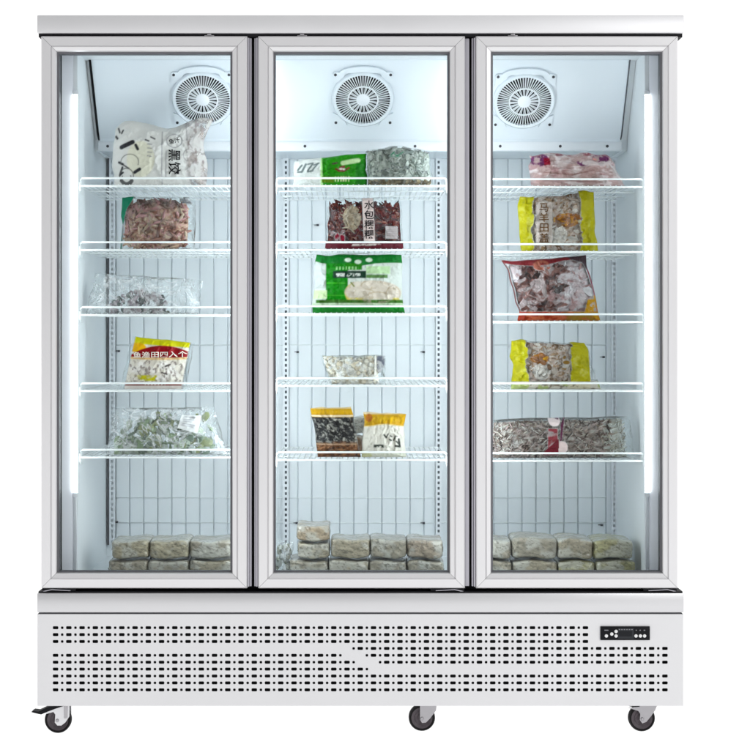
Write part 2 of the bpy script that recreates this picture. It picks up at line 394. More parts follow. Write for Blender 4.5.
# --- perforated sheet helper
def perforated(mb, x0, x1, z0, z1, yf, rows, depth=.002):
    """rows: list of (zc, [(xc, half_w, half_h, corner)])  - real openings"""
    rows = sorted(rows, key=lambda r: r[0]); zcur = z0
    def quad(a, b, c, d):
        if b - a > 1e-6 and d - c > 1e-6: mb.add([(a, yf, c), (b, yf, c), (b, yf, d), (a, yf, d)], [(0, 1, 2, 3)])
    for zc, holes in rows:
        hh = max(h[2] for h in holes) + .0006
        quad(x0, x1, zcur, zc - hh); xc0 = x0
        for (xc, w, h, r) in sorted(holes):
            g = .0005; quad(xc0, xc - w - g, zc - hh, zc + hh)
            A, B, Cc, Dd = xc - w - g, xc + w + g, zc - hh, zc + hh
            oc = [(xc - w + r, zc - h), (xc + w - r, zc - h), (xc + w, zc - h + r), (xc + w, zc + h - r), (xc + w - r, zc + h), (xc - w + r, zc + h), (xc - w, zc + h - r), (xc - w, zc - h + r)]
            vs = [(A, yf, Cc), (B, yf, Cc), (B, yf, Dd), (A, yf, Dd)] + [(p[0], yf, p[1]) for p in oc] + [(p[0], yf + depth, p[1]) for p in oc]
            fs = [(0, 1, 5, 4), (1, 6, 5), (1, 2, 7, 6), (2, 8, 7), (2, 3, 9, 8), (3, 10, 9), (3, 0, 11, 10), (0, 4, 11)]
            fs += [(4 + i, 4 + (i + 1) % 8, 12 + (i + 1) % 8, 12 + i) for i in range(8)]
            mb.add(vs, fs); xc0 = B
        quad(xc0, x1, zc - hh, zc + hh); zcur = zc + hh
    quad(x0, x1, zcur, z1)

# --- shelf standards with real slots
def standard(px, y, back='slot'):
    xc = XX(px, y); z0, z1 = ZZ(545, y), ZZ(153, y); w = .0095
    mb = MB(); rows = []; z = z0 + .012
    while z < z1 - .01: rows.append((z, [(xc, .0036, .0048, .0012)])); z += .0178
    perforated(mb, xc - w, xc + w, z0, z1, y - .010, rows, .003)
    mb.box(xc - w, xc - w + .0015, y - .0099, y, z0, z1); mb.box(xc + w - .0015, xc + w, y - .0099, y, z0, z1)
    o = part(mb, 'shelf_standard', M['plastic'], fix=False)
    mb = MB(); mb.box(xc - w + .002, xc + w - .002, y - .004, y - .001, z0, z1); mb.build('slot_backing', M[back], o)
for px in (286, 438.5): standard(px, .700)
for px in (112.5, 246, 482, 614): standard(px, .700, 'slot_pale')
for px in (108.2, 618.2):
    mb = MB(); mb.box(XX(px, .70) - .003, XX(px, .70) + .003, .699, .711, ZZ(545, .7), ZZ(154, .7)); part(mb, 'corner_dark_strip', M['gasket'])  # dark strip along each back corner

# --- shelves
YS = .17; YR = .69
SH = {'L': [186, 250, 315, 391, 457.5], 'M': [186, 250, 314, 386, 460], 'R': [187, 252, 322, 391, 461]}
SX = {'L': (79.5, 252), 'M': (276, 447), 'R': (471, 644)}
def shelf_z(c, i): return ZZ(SH[c][i], YS)
for c in 'LMR':
    x0, x1 = XX(SX[c][0], YS), XX(SX[c][1], YS); proto = None
    for i in range(5):
        z = shelf_z(c, i)
        if proto is None:
            mb = MB(); n = int((x1 - x0) / .0165)
            for k in range(n + 1):
                x = x0 + (x1 - x0) * k / n
                mb.tube([(x, YS, .004), (x, YS + .004, .0015), (x, YR, .0015)], .0019, 5, cap=False)
            mb.tube([(x0, YS, 0), (x1, YS, 0)], .0030, 8); mb.tube([(x0, YR, 0), (x1, YR, 0)], .0026, 6)
            for yy in (.34, .52): mb.tube([(x0, yy, -.002), (x1, yy, -.002)], .0022, 6)
            for xx in (x0, x1): mb.tube([(xx, YS, 0), (xx, YR, 0)], .0026, 6)
            for xx, sg in ((x0, -1), (x1, 1)):           # side brackets
                mb.prism([(xx - .0015, -.002), (xx + .0015, -.002), (xx + .0015, -.024), (xx - .0015, -.016)], YS + .01, YS + .06)
                mb.box(xx - .004, xx + .004, YS - .002, YS + .012, -.014, .012, .002)
            o = mb.build('wire_shelf', M['wire'], F, smooth=40); proto = o
            mb = MB(); h = .0235
            mb.tube([(x0 + .002, YS + .02, 0), (x0 + .003, YS, h - .004), (x0 + .008, YS - .002, h), (x1 - .008, YS - .002, h), (x1 - .003, YS, h - .004), (x1 - .002, YS + .02, 0)], .0030, 8)
            mb.build('guard_rail', M['wire'], o, smooth=40)
        else: o = copy_tree(proto, F)
        o.location = (0, -.38, z)

# --- doors
def frame_bars(mb1, x0, x1, z0, z1):
    W_ = .0466
    prof = [(0, .043), (0, .004), (.003, 0), (.0265, 0), (.0285, .0045), (.0305, .0045), (.0315, .0015), (.0425, .0035), (.0445, .009), (.0445, .043)]
    n = len(prof); g = .0005
    for side in 'lrtb':
        vs = []
        for end in (0, 1):
            for d, y in prof:
                if side in 'lr':
                    x = x0 + d if side == 'l' else x1 - d
                    z = (z0 + d + g) if end == 0 else (z1 - d - g); vs.append((x, y, z))
                else:
                    z = z0 + d if side == 'b' else z1 - d
                    x = (x0 + d + g) if end == 0 else (x1 - d - g); vs.append((x, y, z))
        mb1.cur = 0 if side in 'lr' else 1
        mb1.add(vs, [tuple(range(n)), tuple(range(n, 2 * n))] + [(i, (i + 1) % n, (i + 1) % n + n, i + n) for i in range(n)])
    mb1.cur = 0
def door(p0, p1, open_side):
    z0, z1 = ZZ(588.4), ZZ(36); x0, x1 = XX(p0), XX(p1)
    hx = x0 if open_side == 'r' else x1
    d = empty('glass_door', (0, -.38, 0)); d.parent = F
    mb = MB(); frame_bars(mb, x0, x1, z0, z1); mb.build('door_frame', [M['alu'], M['alu_h']], d)
    a = .0446; gx0, gx1, gz0, gz1 = x0 + a, x1 - a, z0 + a, z1 - a
    mb = MB(); w = .0055
    mb.box(gx0, gx0 + w, .013, .040, gz0, gz1); mb.box(gx1 - w, gx1, .013, .040, gz0, gz1)
    mb.box(gx0 + w, gx1 - w, .013, .040, gz1 - w, gz1); mb.box(gx0 + w, gx1 - w, .013, .040, gz0, gz0 + w * .6)
    mb.build('gasket', M['gasket'], d)
    mb = MB(); mb.box(gx0 + .001, gx1 - .001, .020, .024, gz0 + .001, gz1 - .001); mb.build('glass_pane', M['glass'], d)
    mb = MB(); s = 1 if open_side == 'r' else -1; e = x1 if s > 0 else x0
    e2 = e + s * .0012
    xa, xb = sorted((e2, e2 + s * .0045)); mb.box(xa, xb, .006, .040, z0 + .004, z1 - .004, .001)
    xa, xb = sorted((e2 + s * .0052, e2 + s * .0105)); mb.box(xa, xb, .014, .040, z0 + .004, z1 - .004, .001)
    if p0 == 258: mb.box(x1 + .001, x1 + .0135, .018, .040, z0 + .004, z1 - .004, .001)
    mb.build('grip_strip', M['grip'], d, smooth=40)
    mb = MB(); hs = 1 if open_side == 'r' else -1
    xa, xb = sorted((hx + hs * .002, hx + hs * .10)); mb.box(xa, xb, .006, .044, z0 - .0085, z0 - .0012, .001)
    mb.build('hinge', M['black'], d, smooth=40)
    mb = MB(); pts = [(hx + hs * .004, z0 - .0085), (hx + hs * .03, z0 - .0030), (hx + hs * .085, z0 - .0062), (hx + hs * .085, z0 - .0076), (hx + hs * .03, z0 - .0050), (hx + hs * .012, z0 - .0090)]
    mb.prism(pts, .0015, .0065); mb.build('hinge_arm', M['grip'], d)
    mb = MB(); xt = XX({41: 209, 258: 302, 476: 513}[p0]); mb.box(xt - .014, xt + .014, .008, .04, z1 + .0006, z1 + .0040, .001); mb.box(xt - .006, xt + .006, .002, .012, z1 + .0036, z1 + .0078, .001)
    mb.build('door_stop', M['chrome'], d, smooth=40)
door(41, 247.2, 'r'); door(258, 465, 'l'); door(476, 678, 'l')
# --- base: rail, perforated front, sides, control panel
mb = MB(); mb.box(XX(37), XX(684), 0, .75, ZZ(612.6), ZZ(593.2), .003); part(mb, 'base_rail', M['rail'], smooth=40)
zb0, zb1 = ZZ(706), ZZ(614.2); bx0, bx1 = XX(37.3), XX(683.3)
rows = []
def slots(r, a, b):          # columns a..b in half steps: whole = slot, half = dot
    out = []; c = a
    while c <= b + 1e-6:
        x = XX(55.5 + 13.25 * c)
        out.append((x, .0081, .0045, .0020) if abs(c - round(c)) < .1 else (x, .0037, .0037, .0016)); c += .5
    return out
spec = {0: [(0, 40)], 1: [(0, 40)], 2: [(0, 40)], 3: [(22.5, 46)], 4: [(0, 21.5), (23.5, 46)], 5: [(0, 22.5), (24.5, 46)], 6: [(0, 23.5)], 7: [(0, 46)], 8: [(0, 46)], 9: [(0, 46)]}
for r, sp_ in spec.items():
    rows.append((ZZ(627.8 + 6.9 * r), [h for a, b in sp_ for h in slots(r, a, b)]))
mb = MB(); perforated(mb, bx0, bx1, zb0, zb1, .001, rows, .0022)
bt = [(bx0, .001), (bx0, .75), (bx1, .75), (bx1, .001)]
vs = [(x, y, zb0) for x, y in bt] + [(x, y, zb1) for x, y in bt]
mb.add(vs, [(0, 1, 5, 4), (1, 2, 6, 5), (2, 3, 7, 6), (0, 3, 2, 1)])
part(mb, 'perforated_base', M['panel'], fix=False)
mb = MB(); mb.box(bx0 + .012, bx1 - .012, .03, .035, zb0 + .01, zb1 - .004); part(mb, 'vent_backing', M['dark'])
mb = MB(); mb.box(bx0 + .004, bx1 - .004, .006, .03, zb1 + .0002, ZZ(612.8)); part(mb, 'base_seam', M['gasket'])
cp = empty('control_panel', (0, -.38, 0)); cp.parent = F
mb = MB(); mb.box(XX(600.3), XX(649.7), -.004, .001, ZZ(640), ZZ(626.3), .001); mb.build('face_plate', M['black'], cp, smooth=40)
mb = MB(); mb.box(XX(617.8), XX(633.6), -.0052, -.0035, ZZ(638.4), ZZ(627.9)); o = mb.build('display', M['screen'], cp)
mb = MB(); mb.box(XX(618.6), XX(631.6), -.0058, -.005, ZZ(636), ZZ(630.8)); mb.build('display_window', M['screen2'], o)
for px, py in ((606.1, 635.6), (611.5, 633.7), (615.8, 631.1), (615.8, 635.6), (635.7, 635.6), (640.1, 635.6), (644.3, 635.6)):
    mb = MB(); mb.lathe_y([(.0004, -.0038), (.0049, -.0038), (.0049, -.0055), (.0040, -.0062), (.0004, -.0062)], 16, (XX(px), 0, ZZ(py))); mb.build('button', M['button'], cp, smooth=40)
mb = MB()
for px, w in ((606.2, 2.0), (636, .5), (639.9, .6), (644.2, .8)): mb.box(XX(px - w), XX(px + w), -.0046, -.0038, ZZ(630.5), ZZ(629.5))
for px in (618.5, 621, 623.5, 626, 628.5, 631): mb.box(XX(px), XX(px + 1.4), -.0058, -.0045, ZZ(629.6), ZZ(628.8))
mb.build('panel_marks', M['mark'], cp)

# --- casters
def caster(px, yc, kind):
    r = .039; c = empty('caster', (XX(px, yc), yc - .38, 0)); c.parent = F
    hz = zb0 - .0005; q = PX * K(yc - .015)
    wz = r + .0003
    w = empty('wheel', (0, 0, 0)); w.parent = c
    mb = MB(); mb.lathe_y([(r * .80, -.011), (r * .93, -.0125), (r, -.007), (r, .007), (r * .93, .0125), (r * .80, .011)], 48, (0, 0, wz)); mb.build('tyre', M['tyre'], w, smooth=50)
    mb = MB(); mb.lathe_y([(.0005, -.009), (r * .30, -.010), (r * .36, -.0075), (r * .52, -.0085), (r * .56, -.007), (r * .74, -.0095), (r * .805, -.0105), (r * .805, .0105), (.0005, .010)], 48, (0, 0, wz)); mb.build('rim', M['rim'], w, smooth=30)
    def poly(pts): return [(x * q, wz - z * q) for x, z in pts]       # px offsets from the wheel centre, z downwards
    top = -(hz - wz) / q
    if kind == 'brake':
        P = poly([(-12, -8), (-3, -12.5), (0, top), (12, top), (12, -4), (8, 2), (4, 5), (0, 5), (-2.5, 2), (-2, -6), (-4, -8.6), (-11, -6.6)])
    elif kind == 'plain':
        P = poly([(-2, top), (15, top), (14, -8), (8, 0), (4, 4), (0, 4.5), (-2, 1)])
    else:
        P = poly([(-14, -11), (-3, -12), (2, top), (16, top), (13, -9), (9, -3), (4, 3), (0, 4.5), (-2.5, 1), (-2, -5), (-4, -8)])
    mb = MB()
    mb.prism(P, -.0175, -.0150); mb.prism(P, .0150, .0175)
    mb.box(min(p[0] for p in P) * .15, max(p[0] for p in P), -.016, .016, hz - .0035, hz)
    mb.build('fork', M['chrome'] if kind != 'brake' else M['forkw'], c)
    mb = MB(); sx = 9 * q
    mb.lathe_y([(.0004, -.0205), (.0035, -.0205), (.0050, -.0185), (.0050, -.0172), (.0004, -.0172)], 14, (0, 0, wz))
    mb.build('axle_bolt', M['chrome'], c, smooth=40)
    mb = MB(); mb.box(-6 * q + sx, 7 * q + sx * 1.1, -.024, .024, hz - .003, hz - .0002, .001)
    if kind == 'brake': mb.tube([(8.5 * q, -.018, hz - .003), (8.5 * q, -.018, wz + 2.5 * q)], [.0055, .0045], 12)
    mb.build('swivel_plate', M['chrome'], c, smooth=40)
    if kind != 'plain':
        mb = MB()
        if kind == 'brake': Q = poly([(-26, -8.6), (-24, -9.8), (-19, -9.2), (-9, -13.8), (8, top + .3), (8, top + 1.3), (-1, -12.2), (-9, -9.2), (-16, -6.2), (-19, -6.8)])
        else: Q = poly([(-20, top + .2), (-9, top + .5), (-9, top + 1.6), (-14, top + 2.4), (-19, top + 1.4)])
        mb.prism(Q, -.020, .012); mb.build('brake_pedal', M['black'], c)
caster(58.4, .045, 'brake'); caster(421.8, .07, 'plain'); caster(641.3, .065, 'flat')

# ================================================================== FROZEN GOODS
def hsh(ix, iy, s):
    n = (ix.astype(np.int64) * 374761393 + iy.astype(np.int64) * 668265263 + s * 974634777) & 0x7fffffff
    n = (n ^ (n >> 13)) * 1274126177 & 0x7fffffff
    return ((n ^ (n >> 16)) & 0xffff) / 65535.
def vn(x, y, s):
    ix, iy = np.floor(x), np.floor(y); fx, fy = x - ix, y - iy; fx = fx * fx * (3 - 2 * fx); fy = fy * fy * (3 - 2 * fy)
    a, b, c, d = hsh(ix, iy, s), hsh(ix + 1, iy, s), hsh(ix, iy + 1, s), hsh(ix + 1, iy + 1, s)
    return a + (b - a) * fx + (c - a) * fy + (a - b - c + d) * fx * fy
def fbm(x, y, s, o=4):
    t = 0; a = .5
    for k in range(o): t = t + a * vn(x * 2 ** k, y * 2 ** k, s + k); a *= .5
    return t / (1 - .5 ** o)
def lerp(Cc, mask, col, al=1.):
    m_ = np.clip(mask, 0, 1)[..., None]; return Cc * (1 - m_) + np.array((*col, al)) * m_
def soft(d, w=.5): return np.clip(.5 - d / (2 * w), 0, 1)
def EL(X, Y, cx, cy, rx, ry): return soft((np.sqrt(((X - cx) / rx) ** 2 + ((Y - cy) / ry) ** 2) - 1) * min(rx, ry))
def BX(X, Y, x0, y0, x1, y1, w=.5): return soft(np.maximum(np.maximum(x0 - X, X - x1), np.maximum(y0 - Y, Y - y1)), w)
def SG(X, Y, a, b, w):
    ax, ay = a; bx, by = b; dx, dy = bx - ax, by - ay; t = np.clip(((X - ax) * dx + (Y - ay) * dy) / (dx * dx + dy * dy + 1e-9), 0, 1)
    return soft(np.hypot(X - ax - t * dx, Y - ay - t * dy) - w)
def RING(X, Y, cx, cy, rx, ry, w): return soft(np.abs(np.sqrt(((X - cx) / rx) ** 2 + ((Y - cy) / ry) ** 2) - 1) * min(rx, ry) - w)
def PL(X, Y, pts):          # polygon mask
    ins = np.zeros(X.shape, bool); n = len(pts)
    for i in range(n):
        (x0, y0), (x1, y1) = pts[i], pts[(i + 1) % n]
        ins ^= ((y0 > Y) != (y1 > Y)) & (X < (x1 - x0) * (Y - y0) / (y1 - y0 + 1e-12) + x0)
    return ins.astype(float)

def set_print(me, cols):
    a = me.color_attributes.new('print', 'FLOAT_COLOR', 'POINT'); a.data.foreach_set('color', np.ascontiguousarray(cols, np.float32).ravel())
def np_mesh(name, V, Fq, mt, parent=None, cols=None, smooth=True, loc=None):
    me = bpy.data.meshes.new(name); me.from_pydata(V.tolist(), [], Fq.tolist() if hasattr(Fq, 'tolist') else Fq); me.materials.append(mt)
    if cols is not None: set_print(me, cols)
    if smooth: me.polygons.foreach_set('use_smooth', [True] * len(me.polygons))
    o = bpy.data.objects.new(name, me); C.objects.link(o)
    if parent: o.parent = parent
    if loc is not None: o.location = loc
    return o
def ico(sub):
    bm = bmesh.new(); bmesh.ops.create_icosphere(bm, subdivisions=sub, radius=1); bm.verts.index_update()
    V = np.array([v.co[:] for v in bm.verts]); Fc = np.array([[v.index for v in f.verts] for f in bm.faces]); bm.free(); return V, Fc
ICO = ico(2); ICO1 = ico(1)
def cube_t():
    bm = bmesh.new(); bmesh.ops.create_cube(bm, size=1.6); bmesh.ops.bevel(bm, geom=bm.edges[:], offset=.3, segments=2, affect='EDGES'); bm.verts.index_update()
    V = np.array([v.co[:] for v in bm.verts]); Fc = [[v.index for v in f.verts] for f in bm.faces]; bm.free(); return V, Fc
CUB = cube_t()

class Bag:
    """a film pouch standing on a shelf; drawn on the photograph's pixel grid, then given its own place, size and thickness"""
    def __init__(s, name, label, cat, cor, y, T, zs, seed, wr=.004, sag=.25, warp=None, group=None, px=2., py_=2.4, lean=.0, edge=.8):
        s.tl, s.tr, s.br, s.bl = [np.array(c, float) for c in cor]; s.y, s.T, s.seed, s.wr, s.sag, s.warp = y, T, seed, wr, sag, warp
        s.px, s.pyy, s.lean, s.edge = px, py_, lean, edge
        k = K(y); low = max(s.bl[1], s.br[1]); s.k = k
        s.zraw = ZH + (330 - low) * PX * k; s.zs = zs + .003
        top = ZH + (330 - min(s.tl[1], s.tr[1])) * PX * k
        s.zf = (top - s.zs) / (top - s.zraw)
        cx = (s.bl[0] + s.br[0]) / 2
        s.org = np.array(((cx - 360) * PX * k, y, s.zs))
        s.root = empty(name, s.org); tag(s.root, label, cat, group)
    def pix(s, u, v):
        u = u[..., None]; v = v[..., None]
        p = (s.bl * (1 - u) + s.br * u) * (1 - v) + (s.tl * (1 - u) + s.tr * u) * v
        X, Y = p[..., 0], p[..., 1]; u = u[..., 0]; v = v[..., 0]
        e = s.edge
        X = X + e * 2.4 * (vn(v * 6 + 3, u * 1.3, s.seed + 50) - .5) * np.abs(2 * u - 1)
        Y = Y + e * 2.4 * (vn(u * 7 + 1, v * 1.3, s.seed + 60) - .5) * v ** 2
        if s.warp: X, Y = s.warp(X, Y, u, v)
        return X, Y
    def bulge(s, u, v):
        a = 1 - np.abs(2 * u - 1) ** s.px; vv = np.clip(v, 0, 1) ** (1 / (1 + s.sag))
        b = 1 - np.abs(2 * vv - 1) ** s.pyy
        return s.T * np.sqrt(np.clip(a, 0, 1) * np.clip(b, 0, 1) + 1e-9)
    def wrk(s, u, v):
        w = (1 - np.abs(2 * fbm(u * 7 + 5, v * 5 + 9, s.seed, 4) - 1)) ** 3            # ridged creases
        env = np.minimum(1, 6 * np.minimum(np.minimum(u, 1 - u), np.minimum(v, 1 - v)) + .25)
        return s.wr * (w - .4) * env
    def local(s, X, Y, depth):
        k = s.k; z = ZH + (330 - Y) * PX * k; z = s.zs + (z - s.zraw) * s.zf; x = (X - 360) * PX * k
        return np.stack([x - s.org[0], depth + s.lean * (z - s.zs), np.maximum(z, s.zs) - s.zs], -1)
    def surf(s, u, v, off=0.):
        X, Y = s.pix(u, v); return s.local(X, Y, -s.bulge(u, v) - s.wrk(u, v) - off)
    def film(s, paint=None, mt='film', res=1.45, name='film', back=True):
        w = max(s.tr[0] - s.tl[0], s.br[0] - s.bl[0]); h = max(s.bl[1] - s.tl[1], s.br[1] - s.tr[1])
        nu, nv = int(w * res) + 2, int(h * res) + 2
        def grid(nu, nv):
            u, v = np.meshgrid(np.linspace(0, 1, nu), np.linspace(0, 1, nv)); i = np.arange(nu * nv).reshape(nv, nu)
            return u, v, np.stack([i[:-1, :-1], i[:-1, 1:], i[1:, 1:], i[1:, :-1]], -1).reshape(-1, 4)
        u, v, f = grid(nu, nv); X, Y = s.pix(u, v)
        V = s.surf(u, v).reshape(-1, 3); col = np.zeros((nv, nu, 4)); col[..., :3] = .8
        if paint: col = paint(X, Y, u, v, col)
        Vs, Fs, Cs = [V], [f], [col.reshape(-1, 4)]
        if back:
            nu2, nv2 = max(6, nu // 4), max(6, nv // 4); u, v, f = grid(nu2, nv2); X, Y = s.pix(u, v)
            Vb = s.local(X, Y, s.bulge(u, v) * .8 + .0008).reshape(-1, 3); cb = np.zeros((nv2, nu2, 4)); cb[..., :3] = .8
            if paint: cb = paint(X, Y, u, v, cb)
            Vs.append(Vb); Fs.append(f[:, ::-1] + len(V)); Cs.append(cb.reshape(-1, 4))
        s.fo = np_mesh(name, np.concatenate(Vs), np.concatenate(Fs), M[mt], s.root, np.concatenate(Cs)); return s.fo
    def fill(s, n, size, pal, reg=(.08, .92, .04, .9), kind='lump', mask=None, shr=.80, jit=.10, filler=None, pal2=None, name='contents', ns=4.5, fd=1., mt='food', thin=.36):
        """pieces of food packed behind the front film"""
        r = np.random.default_rng(s.seed + 11); Vs, Fs, Cs = [], [], []; off = 0
        u0, u1, v0, v1 = reg
        if filler is not None:
            gu, gv = 96, 80; u, v = np.meshgrid(np.linspace(u0, u1, gu), np.linspace(v0, v1, gv)); i = np.arange(gu * gv).reshape(gv, gu)
            f = np.stack([i[:-1, :-1], i[:-1, 1:], i[1:, 1:], i[1:, :-1]], -1).reshape(-1, 4)
            X, Y = s.pix(u, v); lu, lv = (u - u0) / (u1 - u0), (v - v0) / (v1 - v0)
            dome = np.sqrt(np.clip((1 - np.abs(2 * lu - 1) ** 5) * (1 - np.abs(2 * lv - 1) ** 5), 0, 1))
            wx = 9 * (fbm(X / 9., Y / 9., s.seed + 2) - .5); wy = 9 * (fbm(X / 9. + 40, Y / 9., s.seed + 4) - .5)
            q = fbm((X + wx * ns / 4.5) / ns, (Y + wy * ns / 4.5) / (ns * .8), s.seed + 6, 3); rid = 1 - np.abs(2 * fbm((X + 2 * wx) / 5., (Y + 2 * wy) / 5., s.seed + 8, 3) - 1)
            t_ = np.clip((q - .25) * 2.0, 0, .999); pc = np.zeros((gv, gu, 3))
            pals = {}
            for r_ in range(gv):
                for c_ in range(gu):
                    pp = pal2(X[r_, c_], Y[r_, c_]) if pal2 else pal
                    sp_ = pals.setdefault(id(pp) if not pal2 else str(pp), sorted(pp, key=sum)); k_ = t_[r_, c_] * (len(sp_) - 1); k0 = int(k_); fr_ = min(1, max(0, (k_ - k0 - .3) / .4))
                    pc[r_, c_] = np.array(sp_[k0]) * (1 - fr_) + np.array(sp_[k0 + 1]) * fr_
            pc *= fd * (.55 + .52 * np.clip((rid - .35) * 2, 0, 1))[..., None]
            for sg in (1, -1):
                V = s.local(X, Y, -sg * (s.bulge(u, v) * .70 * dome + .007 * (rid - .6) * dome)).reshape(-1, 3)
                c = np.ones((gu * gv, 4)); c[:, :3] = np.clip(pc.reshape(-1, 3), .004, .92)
                if mask is not None: ok = np.array([mask(a_, b_) > .5 for a_, b_ in zip(X.ravel(), Y.ravel())]); ff = f[ok[f].all(1)]
                else: ff = f
                Vs.append(V); Fs += (ff[:, ::sg] + off).tolist(); Cs.append(c); off += len(V)
        T, Fc = {'lump': ICO, 'shred': ICO1, 'slice': ICO, 'cube': CUB, 'ball': ICO}[kind]; Fc = np.array(Fc) if kind != 'cube' else Fc
        cnt = 0; tries = 0
        while cnt < n and tries < n * 20:
            tries += 1; u = r.uniform(u0, u1); v = r.uniform(v0, v1); ua, va = np.array([u]), np.array([v]); X, Y = s.pix(ua, va)
            if mask is not None and r.random() > mask(X[0], Y[0]): continue
            b = s.bulge(ua, va)[0]; cnt += 1
            p = s.local(X, Y, np.array([-b * r.uniform(.35, shr)]))[0]
            a = size * r.uniform(.55, 1.45)
            sc = {'lump': (a, a * r.uniform(.5, .9), a * r.uniform(.5, .9)), 'shred': (a * 1.6, a * thin, a * thin), 'slice': (a * r.uniform(.7, 1.5), a * .28, a * .8), 'cube': (a * .8,) * 3, 'ball': (a * .8,) * 3}[kind]
            V = T * np.array(sc)
            if kind == 'shred': V[:, 2] += (V[:, 0] ** 2) * r.uniform(-1, 1) * 18 * .4; 
            if kind in ('lump', 'slice'): V = V * (1 + .35 * (r.random((len(V), 1)) - .5))
            q = r.normal(size=4); q[1 if kind != 'shred' else 0] *= 1.; q /= np.linalg.norm(q); w_, x_, y_, z_ = q
            R_ = np.array([[1 - 2 * (y_ * y_ + z_ * z_), 2 * (x_ * y_ - z_ * w_), 2 * (x_ * z_ + y_ * w_)], [2 * (x_ * y_ + z_ * w_), 1 - 2 * (x_ * x_ + z_ * z_), 2 * (y_ * z_ - x_ * w_)], [2 * (x_ * z_ - y_ * w_), 2 * (y_ * z_ + x_ * w_), 1 - 2 * (x_ * x_ + y_ * y_)]])
            V = V @ R_.T
            V[:, 1] *= .6
            V = V + p
            V[:, 2] = np.maximum(V[:, 2], .001)
            V[:, 1] = np.maximum(V[:, 1], -b * .93 + p[1] * 0 + s.lean * V[:, 2]) if b > .004 else V[:, 1] * .3
            pp = pal2(X[0], Y[0]) if pal2 else pal
            c = np.ones((len(V), 4)); c[:, :3] = np.array(pp[r.integers(len(pp))]) * (1 + jit * r.normal()) * (1 + .22 * (r.random((len(V), 1)) - .5))
            Vs.append(V); Fs += [[q_ + off for q_ in f] for f in (Fc.tolist() if hasattr(Fc, 'tolist') else Fc)]; Cs.append(np.clip(c, .003, .95)); off += len(V)
        V = np.concatenate(Vs)
        # keep every point inside the pouch
        k = s.k; X = 360 + (V[:, 0] + s.org[0]) / (PX * k); z = (V[:, 2] - 0) / s.zf + s.zraw; Y = 330 - (z - ZH) / (PX * k)
        u, v = s.inv(X, Y); u = np.clip(u, .025, .975); v = np.clip(v, .012, .97); X, Y = s.pix(u, v)
        lim = s.bulge(u, v) + s.wrk(u, v) - .0015; L = s.local(X, Y, V[:, 1] - s.lean * V[:, 2]); L[:, 1] = np.clip(L[:, 1], -np.maximum(lim, .0002), np.maximum(s.bulge(u, v) * .7, .0004)); V = L
        return np_mesh(name, V, Fs, M[mt], s.root, np.concatenate(Cs), smooth=(kind != 'slice'))
    def text(s, body, cx, cy, h, mt, rot=0., vertical=False, name='lettering', sx=1.):
        lines = list(body) if vertical else [body]; mb = MB()
        for i, b in enumerate(lines):
            c = bpy.data.curves.new('t', 'FONT'); c.body = b; c.align_x = 'CENTER'; c.align_y = 'CENTER'; c.size = 1; c.resolution_u = 2; c.offset = .010
            o = bpy.data.objects.new('t', c); C.objects.link(o); dg = bpy.context.evaluated_depsgraph_get(); dg.update()
            me = bpy.data.meshes.new_from_object(o.evaluated_get(dg))
            bm = bmesh.new(); bm.from_mesh(me); bmesh.ops.triangulate(bm, faces=bm.faces[:])
            for _ in range(3):
                ed = [e_ for e_ in bm.edges if e_.calc_length() > .14]
                if ed: bmesh.ops.subdivide_edges(bm, edges=ed, cuts=1); bmesh.ops.triangulate(bm, faces=bm.faces[:])
            bm.verts.index_update()
            P = np.array([v.co[:2] for v in bm.verts]); Fc = [[v.index for v in f.verts] for f in bm.faces]; bm.free()
            bpy.data.objects.remove(o); bpy.data.curves.remove(c); bpy.data.meshes.remove(me)
            if not len(P): continue
            P = P - (P.max(0) + P.min(0)) / 2 if not vertical else P - (P.max(0) + P.min(0)) / 2
            P = P * h / .9; P[:, 0] *= sx
            if vertical: P[:, 1] -= (i - (len(lines) - 1) / 2) * h * 1.12
            ca, sa = math.cos(rot), math.sin(rot)
            X = cx + P[:, 0] * ca - P[:, 1] * sa; Y = cy - (P[:, 0] * sa + P[:, 1] * ca)
            u, v = s.inv(X, Y); V = s.surf(u, v, .0046); mb.add(V, Fc)
        return mb.build(name, M[mt], s.root, fix=False)
    def inv(s, X, Y):
        u = np.full(X.shape, .5); v = np.full(X.shape, .5); e = 1e-4
        for _ in range(12):
            x, y = s.pix(u, v); xu, yu = s.pix(u + e, v); xv, yv = s.pix(u, v + e)
            a, b, c, d = (xu - x) / e, (xv - x) / e, (yu - y) / e, (yv - y) / e; det = a * d - b * c; rx, ry = X - x, Y - y
            u = np.clip(u + .8 * (d * rx - b * ry) / det, 0, 1); v = np.clip(v + .8 * (-c * rx + a * ry) / det, 0, 1)
        return u, v
def sz(c, i): return shelf_z(c, i - 1)
BY = .245
FB = 'food bag'
def noise(X, Y, sc, sd): return fbm(X / sc + 31, Y / sc + 17, sd, 4)
def speck(X, Y, sc, th, sd): return np.clip((noise(X, Y, sc, sd) - th) * 9, 0, 1)

